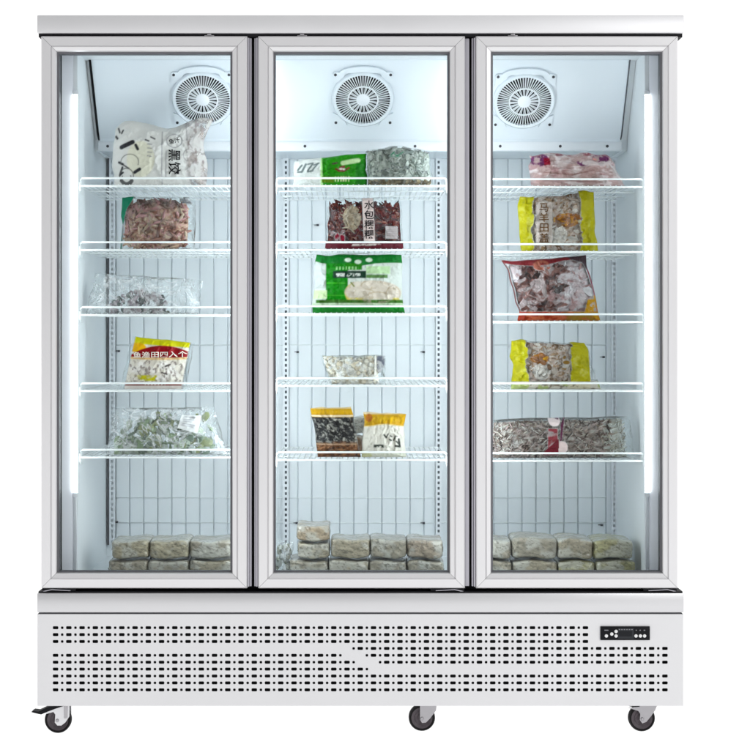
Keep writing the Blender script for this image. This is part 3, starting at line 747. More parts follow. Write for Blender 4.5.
# ---------------- left compartment
b = Bag('printed_pouch', 'white pouch with black brush drawing on the top shelf beside the left fan', FB, ((114, 123), (213, 117), (207, 187), (113, 187)), BY, .035, sz('L', 1), 101, wr=.007, edge=1.4, warp=lambda X, Y, u, v: (X - 7 * np.clip((u - .55) / .45, 0, 1) * np.exp(-((v - .62) / .25) ** 2), Y + v ** 3 * (9 * np.exp(-((u - .55) / .2) ** 2) + 7 * np.clip(1 - u / .12, 0, 1) ** 2)))
def p(X, Y, u, v, c):
    c = lerp(c, 1 + 0 * X, (.68, .68, .66)); c = lerp(c, EL(X, Y, 142, 160, 14, 18), (.70, .69, .58))
    K_ = (.02, .02, .025); G_ = (.25, .25, .27)
    for a, e, w in (((122.5, 148), (134, 143), 2.2), ((137, 146), (139, 150), 1.5), ((136, 173), (141, 170), 1.7), ((120, 163), (124, 165), 1.2), ((123.5, 168), (121, 175), 1.1), ((122, 181), (127, 185), 1.4), ((127, 185), (133, 181), 1.3), ((120.5, 176), (124, 173), .9), ((125, 166), (130, 169), .7), ((119, 129), (120.5, 133), .9), ((116.5, 137), (118, 139), 1.2), ((122.5, 134), (124, 131), .8), ((152, 138), (156, 140), .7), ((147, 141), (150, 142), .8)):
        c = lerp(c, SG(X, Y, a, e, w), K_)
    for q, w, k_ in (((127.5, 176, 7, 7), .5, 1), ((127.5, 178, 6.5, 7), 1.2, (Y > 181)), ((131, 163, 9, 8), .35, (Y < 166)), ((127.5, 178, 4.5, 5), .5, (Y > 176))): c = lerp(c, RING(X, Y, *q, w) * k_, (.10, .10, .10))
    for yy in (145, 149, 153, 157): c = lerp(c, SG(X, Y, (149, yy), (153, yy + .5), .45), G_)
    for a, e in (((163.3, 133), (163, 186)), ((167.5, 152), (167, 178)), ((164, 178.5), (186, 179.5)), ((187, 128), (188, 141)), ((188, 141), (193, 149)), ((192, 160), (188, 172))): c = lerp(c, SG(X, Y, a, e, .35), (.2, .2, .22))
    c = lerp(c, RING(X, Y, 175.5, 142, 7.5, 6.5, .3), G_); c = lerp(c, RING(X, Y, 190, 156, 5.5, 6, .35), (.3, .29, .3))
    for q in ((188, 153), (192, 155), (190, 159)): c = lerp(c, EL(X, Y, *q, .8, .8), G_)
    c = lerp(c, soft(187 + (Y - 150) * .06 - X, 3) * (.35 + .65 * speck(X, Y, 7, .48, 5)), (.60, .54, .52), .30); c = lerp(c, soft(188 + (Y - 150) * .06 - X, 2) * speck(X * 1.4, Y * .8, 5, .56, 15), (.36, .30, .29), .6)
    return c
b.film(p); b.text('黑饺', 176, 163, 11.5, 'ink', rot=-math.pi / 2); b.text('鱼汁', 175.5, 142, 5, 'ink', rot=.2)
b.fill(26, .016, [(.72, .66, .64), (.62, .55, .52), (.8, .77, .76)], (.74, .97, .05, .85), 'lump', jit=.05)

b = Bag('meat_bag', 'clear bag of pinkish shredded meat with green corner on the second left shelf', FB, ((122, 197), (196, 197), (195, 252), (121, 252)), BY, .04, sz('L', 2), 102, sag=.6)
def p(X, Y, u, v, c):
    c = lerp(c, PL(X, Y, [(121, 196), (135, 196), (131, 204), (127, 211), (124, 225), (121, 226)]), (.0, .17, .085)); c = lerp(c, BX(X, Y, 120, 222, 122.3, 252), (.02, .16, .11))
    for a, e in (((184, 198), (189, 198)), ((185, 200.5), (188, 200)), ((183.5, 203), (190, 203)), ((184.5, 198), (184, 203)), ((190, 201), (191, 204)), ((181, 199), (181, 202))): c = lerp(c, SG(X, Y, a, e, .6), (.02, .02, .03))
    return c
b.film(p)
b.fill(200, .011, [(.60, .47, .41), (.47, .34, .31), (.70, .58, .50), (.28, .20, .19), (.63, .47, .47), (.42, .36, .33)], (.04, .90, .02, .95), 'shred', filler=(.33, .25, .23), mask=lambda X, Y: 1. if abs((X - 157) / 34.5) ** 3.2 + abs((Y - 226) / 27) ** 3.2 < 1 + .14 * math.sin(X * .55) else 0., shr=.9, ns=6.5, pal2=lambda X, Y: [(.36, .29, .26), (.18, .14, .13), (.50, .42, .38), (.42, .30, .30)] if Y < 214 - (X - 150) * .3 else [(.60, .49, .42), (.44, .31, .28), (.72, .62, .54), (.62, .45, .45), (.28, .19, .17)])

b = Bag('frosted_bag', 'frosted clear bag with small dark pile inside on the third left shelf', FB, ((96, 273), (203, 281), (198, 317), (85, 317)), BY, .045, sz('L', 3), 103, wr=.012, sag=.9)
b.film(None, 'film_frost')
b.fill(150, .008, [(.17, .19, .18), (.32, .29, .31), (.5, .46, .48), (.1, .11, .11), (.62, .58, .6)], (.2, .8, .02, .7), 'lump', mask=lambda X, Y: 1. if ((X - 141) / 30) ** 2 + ((Y - 317) / 25) ** 2 < 1 else 0., filler=None)

b = Bag('snack_bag', 'yellow topped bag with curved red banner on the fourth left shelf', FB, ((133, 336), (194, 343), (186, 392), (119, 392)), BY, .034, sz('L', 4), 104, wr=.007)
def p(X, Y, u, v, c):
    xl = 136 - (Y - 336) * .2; xr = 191 - (Y - 340) * .18
    c = lerp(c, soft(xl - X) * soft(X - xr), (.74, .70, .62))
    inn = soft(xl - X) * soft(X - xr)
    c = lerp(c, inn * soft(Y - (344 + (X - 135) * .08)), (.62, .60, .02)); c = lerp(c, inn * EL(X, Y, 138, 348, 9, 5), (.80, .45, .03))
    top = 346 + ((X - 163) / 27) ** 2 * 7; bot = 359 - ((X - 163) / 30) ** 2 * 1.0
    c = lerp(c, inn * soft(top - Y) * soft(Y - bot), (.26, .014, .018)); c = lerp(c, inn * soft(bot - Y) * soft(Y - bot - 2), (.70, .50, .26))
    for q in ((136, 371, 7, 4), (150, 372, 7, 5), (168, 367, 9, 5), (173, 376, 8, 5), (160, 381, 9, 4), (142, 366, 5, 3)):
        c = lerp(c, inn * EL(X, Y, *q) * (.4 + .6 * speck(X, Y, 6, .4, 31)), (.80, .77, .73))
    c = lerp(c, inn * speck(X * 1.6, Y, 3.4, .56, 8) * BX(X, Y, 120, 361, 195, 384), (.30, .26, .24)); c = lerp(c, inn * (SG(X, Y, (164, 369), (171, 366), .9) + SG(X, Y, (163, 374), (168, 376), .8) + SG(X, Y, (136, 369), (139, 373), .6)) * speck(X, Y, 3, .35, 33), (.06, .05, .05)); c = lerp(c, inn * BX(X, Y, 130, 377, 160, 383) * speck(X, Y, 9, .40, 9), (.50, .47, .05))
    c = lerp(c, inn * BX(X, Y, 120, 384.6, 195, 388.2), (.17, .015, .015)); c = lerp(c, inn * BX(X, Y, 146, 385.4, 166, 387.4) * (np.sin(X * 1.9) > .1), (.7, .6, .55)); c = lerp(c, inn * BX(X, Y, 120, 388.4, 195, 393), (.76, .70, .66))
    return c
b.film(p); b.text('鱼渔田四入个', 161, 355.3, 6.0, 'ink_white', rot=.02, sx=1.35)

b = Bag('vegetable_bag', 'large clear bag of pale greens with white paper tag on the lowest left shelf', FB, ((113, 408), (214, 407), (228, 459), (107, 459)), BY, .05, sz('L', 5), 105, wr=.012, sag=.7)
b.film(None, 'film_frost')
b.fill(230, .013, [(.38, .44, .34), (.52, .57, .50), (.25, .31, .22), (.16, .20, .16), (.60, .65, .61), (.34, .37, .24)], (.08, .92, .02, .85), 'slice', mask=lambda X, Y: 1. if Y > 452 - 40 * math.exp(-((X - 165) / 42) ** 2) + 3 else .15, filler=None)
def tagmesh(bag, pts, n=18):
    g = np.linspace(0, 1, n); a, bb = np.meshgrid(g, g); P = [np.array(q, float) for q in pts]
    Q = (P[3] * (1 - a[..., None]) + P[2] * a[..., None]) * (1 - bb[..., None]) + (P[0] * (1 - a[..., None]) + P[1] * a[..., None]) * bb[..., None]
    u, v = bag.inv(Q[..., 0].ravel(), Q[..., 1].ravel()); V = bag.surf(u, v, .003)
    i = np.arange(n * n).reshape(n, n); f = np.stack([i[:-1, :-1], i[:-1, 1:], i[1:, 1:], i[1:, :-1]], -1).reshape(-1, 4)
    c = np.ones((n * n, 4)); c[:, :3] = (.82, .83, .83)
    for k, vv in enumerate((.86, .72, .58, .44, .30)): 
        ln = (np.abs(bb.ravel() - vv) < .03) & (a.ravel() > .12) & (a.ravel() < (.88 - .12 * (k % 3)))
        c[ln, :3] = (.5, .51, .53)
    return np_mesh('paper_tag', V, f, M['food'], bag.root, c)
tagmesh(b, [(183, 415), (202, 416), (199, 435), (179, 429)])

# ---------------- middle compartment
b = Bag('noodle_pouch', 'flat white and bright green pouch on the top middle shelf, left of the clear bag', FB, ((294, 161), (366, 153), (367, 188), (294, 188)), BY, .026, sz('M', 1), 106, wr=.011)
def p(X, Y, u, v, c):
    c = lerp(c, 1 + 0 * X, (.62, .65, .63)); gx = 322.5 + .03 * (Y - 170); g = soft(gx - X)
    c = lerp(c, BX(X, Y, 320.8, 150, 323, 190), (.45, .70, .32)); c = lerp(c, g, (.03, .24, .02)); c = lerp(c, g * BX(X, Y, 356, 153, 368, 190) * soft(162 - Y, 3), (.02, .16, .02))
    c = lerp(c, SG(X, Y, (343, 164), (358, 161), 2.4), (.55, .72, .42)); c = lerp(c, SG(X, Y, (333, 165), (337, 164), 1.0), (.06, .05, .03))
    for a, e, w in (((336, 170), (339, 172), 1.0), ((339, 172), (344, 172), 1.2), ((344, 172), (349, 169), .9), ((340, 169), (344, 168), 1.2)): c = lerp(c, SG(X, Y, a, e, w), (.17, .03, .03))
    c = lerp(c, EL(X, Y, 341, 170, 1.6, 1.1), (.8, .72, .68)); c = lerp(c, EL(X, Y, 344, 170.5, 1.2, .9), (.8, .75, .7))
    c = lerp(c, BX(X, Y, 335, 177.5, 350, 183) * (np.sin(X * 2.4) > -.3), (.55, .62, .35)); c = lerp(c, BX(X, Y, 322, 178, 334, 184), (.10, .20, .01))
    for a, e, w in (((298, 171), (302, 166), 1.2), ((302, 173), (306, 165), 1.4), ((298, 173), (301, 173), 1.0), ((308, 165), (313, 164), 1.0), ((313, 164.5), (308, 172), 1.1), ((308, 173), (313, 172), 1.1), ((314, 166), (319, 164), .9), ((318, 164.5), (313, 171), 1.0)): c = lerp(c, SG(X, Y, a, e, w * .8), (.12, .15, .15))
    return c
b.film(p)
b = Bag('herb_bag', 'clear bag of grey chopped pieces with green script on the top middle shelf', FB, ((365, 151), (430, 152), (433, 188), (366, 188)), BY, .036, sz('M', 1), 107, sag=.4, warp=lambda X, Y, u, v: (X, Y - 5.5 * np.sin(np.pi * u) * v))
def p(X, Y, u, v, c):
    for a, e, w in (((391, 156), (394, 153), .9), ((394, 155), (397, 157), .8), ((397, 157), (403, 153), .8), ((390, 157.5), (400, 157.8), .6)): c = lerp(c, SG(X, Y, a, e, w), (.02, .16, .08))
    d = np.abs(v - .955); c = lerp(c, soft(d * 36 - .6) * (vn(X / 3.3, 0 * X, 4) > .45), (.05, .07, .06))
    yy = 174 - 5 * np.exp(-((X - 399) / 18) ** 2)
    c = lerp(c, soft(np.abs(Y - yy) - 1.0) * (np.sin(X * 1.7) > .0) * BX(X, Y, 370, 150, 428, 190), (.03, .06, .05))
    return c
b.film(p)
b.fill(330, .0085, [(.42, .45, .42), (.56, .59, .55), (.28, .31, .29), (.20, .22, .20), (.66, .69, .66)], (.03, .97, .02, .95), 'slice', filler=(.30, .32, .30), pal2=lambda X, Y: [(.22, .19, .15), (.32, .28, .22), (.14, .13, .11)] if Y > 180 else [(.42, .45, .42), (.56, .59, .55), (.28, .31, .29), (.66, .69, .66)], shr=.92)

b = Bag('dried_goods_bag', 'dark maroon bag with vertical pale label on the second middle shelf', FB, ((328, 199), (400, 197), (404, 252), (325, 252)), BY, .036, sz('M', 2), 108, wr=.008)
def p(X, Y, u, v, c):
    xl = 362 + (Y - 200) * .045; c = lerp(c, soft(xl - X) * soft(X - xl - 11) * soft(198 - Y) * soft(Y - 244), (.76, .64, .62))
    c = lerp(c, soft(243.5 - Y), (.11, .02, .03)); c = lerp(c, SG(X, Y, (352, 247), (380, 246.5), 1.0) * speck(X, Y, 3, .40, 3), (.6, .52, .5))
    c = lerp(c, BX(X, Y, 385.5, 228, 397.5, 240.5), (.40, .36, .36)); c = lerp(c, BX(X, Y, 386.5, 229, 396.5, 239) * (np.sin(Y * 3.1) > .55), (.27, .24, .24))
    c = lerp(c, BX(X, Y, 325, 232, 345, 244) * speck(X, Y, 8, .5, 4), (.20, .015, .03))
    return c
b.film(p); b.text('水包粿粿', 369, 221, 9.0, 'ink', vertical=True)
dk = [(.075, .022, .024), (.12, .045, .042), (.34, .22, .20), (.02, .008, .008), (.10, .022, .028), (.17, .085, .075)]
b.fill(420, .0085, dk, (.02, .98, .02, .94), 'shred', thin=.28, ns=3.2, mask=lambda X, Y: 1. if Y > 203 + 2.2 * math.sin(X * .5) + 1.5 * math.sin(X * 1.3) else 0., filler=(.07, .03, .032), pal2=lambda X, Y: [(.55, .48, .40), (.42, .36, .30), (.64, .58, .5)] if ((X - 352) / 9) ** 2 + ((Y - 219) / 13) ** 2 < 1 else dk, shr=.92)

b = Bag('dumpling_bag', 'green and white bag showing pale dumplings on the third middle shelf', FB, ((316, 255), (401, 255), (404, 316), (312, 316)), BY, .036, sz('M', 3), 109, wr=.013)
def p(X, Y, u, v, c):
    G1, G2 = (.02, .22, .02), (.015, .14, .015)
    c = lerp(c, 1 + 0 * X, (.60, .65, .61))
    low = 263.5 + 4.5 * np.exp(-((X - 350) / 20) ** 2) + np.clip((322 - X), 0, 9) * -.3
    c = lerp(c, soft(Y - low), (.012, .16, .025))
    c = lerp(c, BX(X, Y, 326 + 0 * X, 264, 348 + 0 * X, 305), G1); c = lerp(c, BX(X, Y, 346, 264, 362, 271), (.03, .20, .02))
    c = lerp(c, BX(X, Y, 366, 267, 390, 275), (.50, .68, .42)); c = lerp(c, BX(X, Y, 327, 284, 346, 285.5) + BX(X, Y, 326, 297, 346, 298), (.07, .36, .05))
    for q in ((348, 260.5), (358, 262.5), (369, 260.5)): c = lerp(c, EL(X, Y, *q, 3.2, 2.2), (.72, .84, .72))
    c = lerp(c, EL(X, Y, 356, 295, 11, 11), (.62, .52, .16))
    c = lerp(c, EL(X, Y, 373, 294, 28, 12), (.60, .54, .46))
    for q in ((358, 289, 8, 6), (370, 288, 9, 6), (381, 292, 10, 7), (366, 297, 9, 6), (378, 300, 12, 6), (393, 296, 7, 8)):
        c = lerp(c, EL(X, Y, *q), (.66, .60, .52)); c = lerp(c, RING(X, Y, *q, .5) * speck(X, Y, 7, .45, 5), (.47, .40, .30))
    c = lerp(c, SG(X, Y, (351, 284), (354, 288), .7), (.15, .18, .03)); c = lerp(c, BX(X, Y, 345, 300, 402, 305.5) * speck(X, Y, 12, .42, 6), (.58, .50, .15))
    c = lerp(c, BX(X, Y, 333, 272, 366, 279.6), (.008, .035, .02)); c = lerp(c, BX(X, Y, 366, 275.8, 387.5, 279.5), (.10, .20, .07))
    c = lerp(c, BX(X, Y, 336, 274.5, 361, 277.8) * speck(X, Y, 2.6, .46, 7), (.7, .74, .7))
    c = lerp(c, BX(X, Y, 336, 267.5, 358, 270.8) * (np.sin(X * 2.0) > -.2), (.30, .58, .26))
    c = lerp(c, BX(X, Y, 316, 302, 404, 305.6), (.04, .13, .02)); c = lerp(c, soft(305.6 - Y), (.50, .62, .44)); c = lerp(c, EL(X, Y, 374, 294, 26, 12) * speck(X, Y, 5, .52, 21) * .55, (.40, .34, .26)); c = lerp(c, soft(307.6 - Y), (.012, .16, .02)); c = lerp(c, BX(X, Y, 330, 309, 404, 311), (.03, .26, .04))
    c = lerp(c, soft(X - 325) * BX(X, Y, 300, 264, 330, 301), (.62, .67, .66)); c = lerp(c, soft(X - 327) * BX(X, Y, 300, 292, 330, 301), (.6, .74, .45))
    return c
b.film(p)

b = Bag('fish_ball_bag', 'small clear bag of white cubes alone on the fourth middle shelf', FB, ((320, 355), (386, 355), (385, 388), (330, 388)), BY, .036, sz('M', 4), 110, sag=.4)
def p(X, Y, u, v, c):
    c = lerp(c, PL(X, Y, [(376.5, 356), (385, 356), (384, 368), (381, 374), (377.5, 376)]) * (.5 + .5 * speck(X, Y, 4, .42, 3)), (.11, .12, .15)); c = lerp(c, BX(X, Y, 374.5, 355, 376.3, 378), (.80, .80, .74)); return c
b.film(p)
b.fill(150, .0105, [(.86, .84, .78), (.78, .75, .66), (.90, .89, .86), (.78, .70, .56)], (.04, .88, .02, .95), 'cube', filler=(.6, .58, .52), jit=.03, mt='food_pale', shr=.88)

b = Bag('mushroom_pouch', 'upright pouch with gold top over black contents on the lowest middle shelf', FB, ((311, 408), (351, 406.5), (361, 461), (318, 461)), BY, .034, sz('M', 5), 111, wr=.008)
def p(X, Y, u, v, c):
    c = lerp(c, 1 + 0 * X, (.006, .006, .007)); c = lerp(c, speck((X + .9 * Y) * .8, (Y - .9 * X) * 2.0, 3.4, .55, 4) * .9, (.22, .22, .20)); c = lerp(c, speck(X, Y, 4, .66, 9), (.42, .41, .37))
    br = soft(445 - Y + 3 * (noise(X, Y, 6, 2) - .5), 2); c = lerp(c, br, (.11, .045, .02)); c = lerp(c, br * speck(X, Y * 2, 4, .50, 5), (.26, .13, .07)); c = lerp(c, br * speck(X, Y * 2, 3, .58, 25), (.04, .02, .012)); c = lerp(c, soft(np.abs(Y - 446.5) - .7) * .7, (.50, .36, .25))
    c = lerp(c, soft(Y - 417.5), (.50, .29, .03)); c = lerp(c, soft(np.abs(Y - 412) - 1.4), (.60, .36, .05)); c = lerp(c, soft(np.abs(Y - 416.3) - .8), (.80, .70, .55)); c = lerp(c, soft(Y - 408.6), (.74, .60, .36))
    return c
b.film(p)
b = Bag('rice_pouch', 'white pouch with folded gold top and black writing on the lowest middle shelf', FB, ((366, 412), (403, 414), (406, 461), (361, 461)), BY, .038, sz('M', 5), 112, wr=.010, warp=lambda X, Y, u, v: (X + 2.5 * (2 * u - 1) * (v > .75) * (v - .75) * 4 - 0 * Y, Y))
def p(X, Y, u, v, c):
    c = lerp(c, 1 + 0 * X, (.76, .74, .67)); top = 427.5 - 3.0 * np.exp(-((X - 385) / 13) ** 2)
    c = lerp(c, soft(Y - top), (.58, .33, .015)); c = lerp(c, EL(X, Y, 384, 420, 14, 3), (.66, .40, .01)); c = lerp(c, soft(np.abs(Y - top) - .6), (.78, .62, .30)); c = lerp(c, soft(Y - 414.2), (.80, .66, .45)); c = lerp(c, EL(X, Y, 369, 418, 3.5, 4.5), (.42, .16, .05))
    for a, e, w in (((384, 436), (386, 439), .9), ((386, 438.5), (388, 435), .6), ((390, 437), (391.5, 438), .7), ((389.5, 441), (391, 442), .9), ((393.5, 442), (395, 438), .7), ((395, 437), (397, 438), .5), ((396, 443), (398.5, 446), .8), ((398.5, 441), (399.5, 448), 1.1), ((395.5, 448), (399.5, 449), 1.1)): c = lerp(c, SG(X, Y, a, e, w), (.02, .025, .02))
    c = lerp(c, BX(X, Y, 373.5, 446.5, 385, 450) * speck(X, Y, 2.6, .42, 7), (.03, .04, .03)); c = lerp(c, EL(X, Y, 363, 459, 9, 5), (.45, .40, .05)); c = lerp(c, soft(455 - Y) * .6, (.60, .62, .50))
    return c
b.film(p)

# ---------------- right compartment
b = Bag('flat_meat_bag', 'low pale pink bag with purple print on the top right shelf', FB, ((530, 154), (612, 154), (626, 189), (530, 189)), BY, .05, sz('R', 1), 113, wr=.018, sag=.8, edge=1.6, warp=lambda X, Y, u, v: (X, Y + v ** 2 * (10 * np.clip((u - .88) / .12, 0, 1) ** 2 + 1.5 * np.sin(u * 17))))
def p(X, Y, u, v, c):
    c = lerp(c, 1 + 0 * X, (.72, .56, .55), .50); c = lerp(c, speck(X, Y * 2.2, 14, .5, 3), (.80, .72, .72), .75); c = lerp(c, speck(X, Y * 3, 12, .60, 6), (.5, .33, .34), .7)
    pm = EL(X, Y, 539, 161, 9, 7) * speck(X, Y, 5, .38, 4) + EL(X, Y, 600, 159, 9, 5) * speck(X, Y, 5, .38, 8) + EL(X, Y, 580, 165, 7, 3) * speck(X, Y, 4, .5, 9)
    c = lerp(c, pm, (.13, .035, .10)); c = lerp(c, SG(X, Y, (543, 174), (570, 177), .9) + SG(X, Y, (570, 177), (592, 172), .8) + SG(X, Y, (536, 182), (600, 184), .7), (.30, .19, .18), .8); c = lerp(c, BX(X, Y, 543, 159, 549, 167), (.21, .012, .025))  # purple print, plus fold shadows painted as dark brownish lines
    c = lerp(c, BX(X, Y, 530, 152, 612, 157) * speck(X, Y, 4, .52, 5), (.25, .10, .12))
    return c
b.film(p); b.fill(14, .016, [(.66, .45, .43), (.73, .55, .52), (.58, .42, .38)], (.04, .95, .02, .9), 'lump', filler=(.60, .45, .43))

def green_sides(lx, rx, bands=None, low=None):
    def p(X, Y, u, v, c):
        Gn = (.37, .345, .012); wob = 4.5 * (noise(X, Y, 7, 5) - .5) * 2
        c = lerp(c, soft(X - lx(Y) - wob), Gn); c = lerp(c, soft(rx(Y) + wob - X), Gn)
        c = lerp(c, (soft(X - lx(Y)) + soft(rx(Y) - X)) * soft(np.abs(X - (lx(Y) - 3 + 0 * X)) - 1) * .5, (.44, .47, .07)); c = lerp(c, (soft(X - lx(Y) - wob) + soft(rx(Y) + wob - X)) * speck(X, Y, 6, .58, 44) * .5, (.56, .54, .18)); c = lerp(c, (soft(X - lx(Y) - wob) + soft(rx(Y) + wob - X)) * speck(X, Y, 7, .60, 54) * .5, (.25, .24, .006))
        if low: c = low(X, Y, c)
        return c
    return p
mixp = [(.50, .44, .40), (.60, .55, .51), (.36, .28, .22), (.68, .65, .62), (.20, .15, .12), (.52, .45, .42)]
org_ = [(.50, .20, .03), (.34, .12, .02), (.62, .34, .10), (.22, .09, .03)]
wht = [(.80, .78, .76), (.72, .69, .66), (.66, .62, .58)]
b = Bag('mixed_meat_bag', 'lime sided bag with vertical brown writing on the second right shelf', FB, ((520, 197), (592, 191), (597, 255), (519, 255)), BY, .04, sz('R', 2), 114, wr=.011, edge=1.9)
def low(X, Y, c):
    c = lerp(c, BX(X, Y, 535, 203, 551, 247) * (.45 + .4 * noise(X, Y, 9, 3)), (.62, .52, .46), .85); return c
b.film(green_sides(lambda Y: 532 + 0 * Y, lambda Y: 579 + (Y - 220) * .04, None, low)); b.text('马羊田盖', 542.5, 225, 9.4, 'ink_brown', vertical=True)
b.fill(150, .0085, mixp, (.14, .86, .02, .97), 'slice', ns=3.0, filler=(.40, .33, .29), pal2=lambda X, Y: org_ if ((X - 566) / 13) ** 2 + ((Y - 222) / 7) ** 2 < 1 else (wht if ((X - 558) / 8) ** 2 + ((Y - 238) / 10) ** 2 < 1 else mixp), shr=.92)

def wq(X, Y, u, v): return X + 7 * (1 - u) * np.sin(np.pi * np.clip(v * 1.0, 0, 1)) * .45, Y
b = Bag('seafood_bag', 'tilted maroon bordered bag of dark and pale pieces on the third right shelf', FB, ((503, 262), (586, 256), (600, 327), (519, 327)), BY, .042, sz('R', 3), 115, wr=.012, edge=1.5, warp=wq)
def p(X, Y, u, v, c):
    d = np.minimum(np.minimum(u * 78, (1 - u) * 78), (1 - v) * 66)
    c = lerp(c, soft((1 - v) * 66 - 3.2 - 4 * np.exp(-((X - 535) / 22) ** 2)), (.17, .03, .035)); c = lerp(c, soft(u * 78 - 1.3), (.14, .05, .05)); c = lerp(c, soft((1 - u) * 78 - 2.2), (.22, .05, .08))
    c = lerp(c, PL(X, Y, [(562, 252), (592, 250), (592, 274), (586, 270), (581, 263), (570, 260)]), (.045, .028, .035)); c = lerp(c, EL(X, Y, 541, 267, 9, 6) * speck(X, Y, 5, .38, 4), (.32, .12, .09))
    bt = soft(316.5 - Y); c = lerp(c, bt, (.26, .045, .03)); c = lerp(c, bt * soft(565 - X, 6), (.24, .14, .03)); c = lerp(c, bt * speck(X, Y * 2, 6, .55, 4), (.40, .12, .07))
    c = lerp(c, PL(X, Y, [(593, 299), (603, 299), (603, 328), (583, 318), (586, 304)]) * (.4 + .6 * speck(X, Y, 5, .4, 3)), (.42, .23, .03)); return c
b.film(p)
drk = [(.06, .034, .034), (.03, .02, .02), (.36, .31, .31), (.56, .50, .50), (.11, .065, .06), (.24, .16, .15)]
pal_ = [(.66, .62, .64), (.74, .72, .74), (.56, .50, .51), (.40, .30, .30)]
b.fill(70, .0125, drk, (.03, .97, .06, .97), 'slice', ns=6.0, filler=(.30, .24, .24), pal2=lambda X, Y: pal_ if X > 560 + (Y - 290) * -.12 + 7 * math.sin(Y * .33) + 3 * math.sin(Y * .9) or (X < 521 and Y < 285) else drk, shr=.92)

b = Bag('mixed_meat_bag', 'lime sided bag with curved brown writing on the fourth right shelf', FB, ((510, 340), (585, 344), (601, 393), (513, 393)), BY, .036, sz('R', 4), 116, wr=.011, edge=1.6)
def low(X, Y, c):
    c = lerp(c, soft(X - (588 + (Y - 344) * .05) + 0, .5) * 0, (0, 0, 0))
    c = lerp(c, soft((588 + (Y - 344) * .04) - X), (.80, .82, .80), .12)
    for q in ((561, 349, 3.5, 2.2), (561, 358, 4.5, 3), (565, 364, 4, 2.4), (563, 371, 4, 1.6), (567, 376, 3, 1.2)): c = lerp(c, EL(X, Y, *q) * speck(X, Y, 3.2, .36, 6), (.17, .10, .03))
    c = lerp(c, soft(384.5 - Y) * .85, (.58, .54, .45)); c = lerp(c, soft(384.5 - Y) * speck(X, Y, 4, .52, 3), (.20, .17, .13)); c = lerp(c, soft(384.5 - Y) * speck(X, Y, 7, .55, 13), (.34, .40, .16))
    return c
b.film(green_sides(lambda Y: 525 + (Y - 340) * .06, lambda Y: 570 + (Y - 344) * -.02, None, low))
b.fill(130, .0085, mixp, (.15, .84, .02, .97), 'slice', ns=3.0, filler=(.42, .35, .31), pal2=lambda X, Y: org_ if ((X - 539) / 9) ** 2 + ((Y - 360) / 5) ** 2 < 1 else (wht if ((X - 541) / 9) ** 2 + ((Y - 374) / 9) ** 2 < 1 else mixp), shr=.92)

b = Bag('dried_strip_bag', 'long bag of grey dried strips with purple leaf label on the lowest right shelf', FB, ((490, 420), (630, 416), (635, 463), (488, 463)), BY, .045, sz('R', 5), 117, wr=.007, sag=.3, px=5, py_=4)
def p(X, Y, u, v, c):
    c = lerp(c, EL(X, Y, 553, 420, 6, 7), (.72, .62, .62)); c = lerp(c, PL(X, Y, [(551, 412), (557, 415), (558, 420), (553, 418)]), (.10, .02, .06)); c = lerp(c, PL(X, Y, [(565, 413), (568, 413), (563, 420), (561, 432), (560, 443), (558, 443), (559, 424)]), (.09, .02, .05))
    c = lerp(c, BX(X, Y, 546, 429, 556, 458) * (.5 + .5 * speck(X, Y, 5, .4, 3)), (.22, .05, .06)); c = lerp(c, EL(X, Y, 560, 450, 6, 7), (.70, .58, .57)); c = lerp(c, PL(X, Y, [(541, 456), (557, 440), (557, 459), (541, 459)]), (.15, .02, .03)); return c
b.film(p)
st = [(.52, .46, .43), (.34, .29, .26), (.64, .61, .57), (.16, .13, .12), (.07, .055, .05), (.56, .48, .47), (.74, .72, .69)]
b.fill(950, .0078, st, (.02, .94, .02, .93), 'shred', thin=.22, ns=2.6, fd=.7, filler=(.22, .18, .165), pal2=lambda X, Y: [(.70, .71, .68), (.60, .60, .56), (.45, .43, .38), (.76, .77, .75)] if X > 606 + 6 * math.sin(Y) else st, shr=.95)

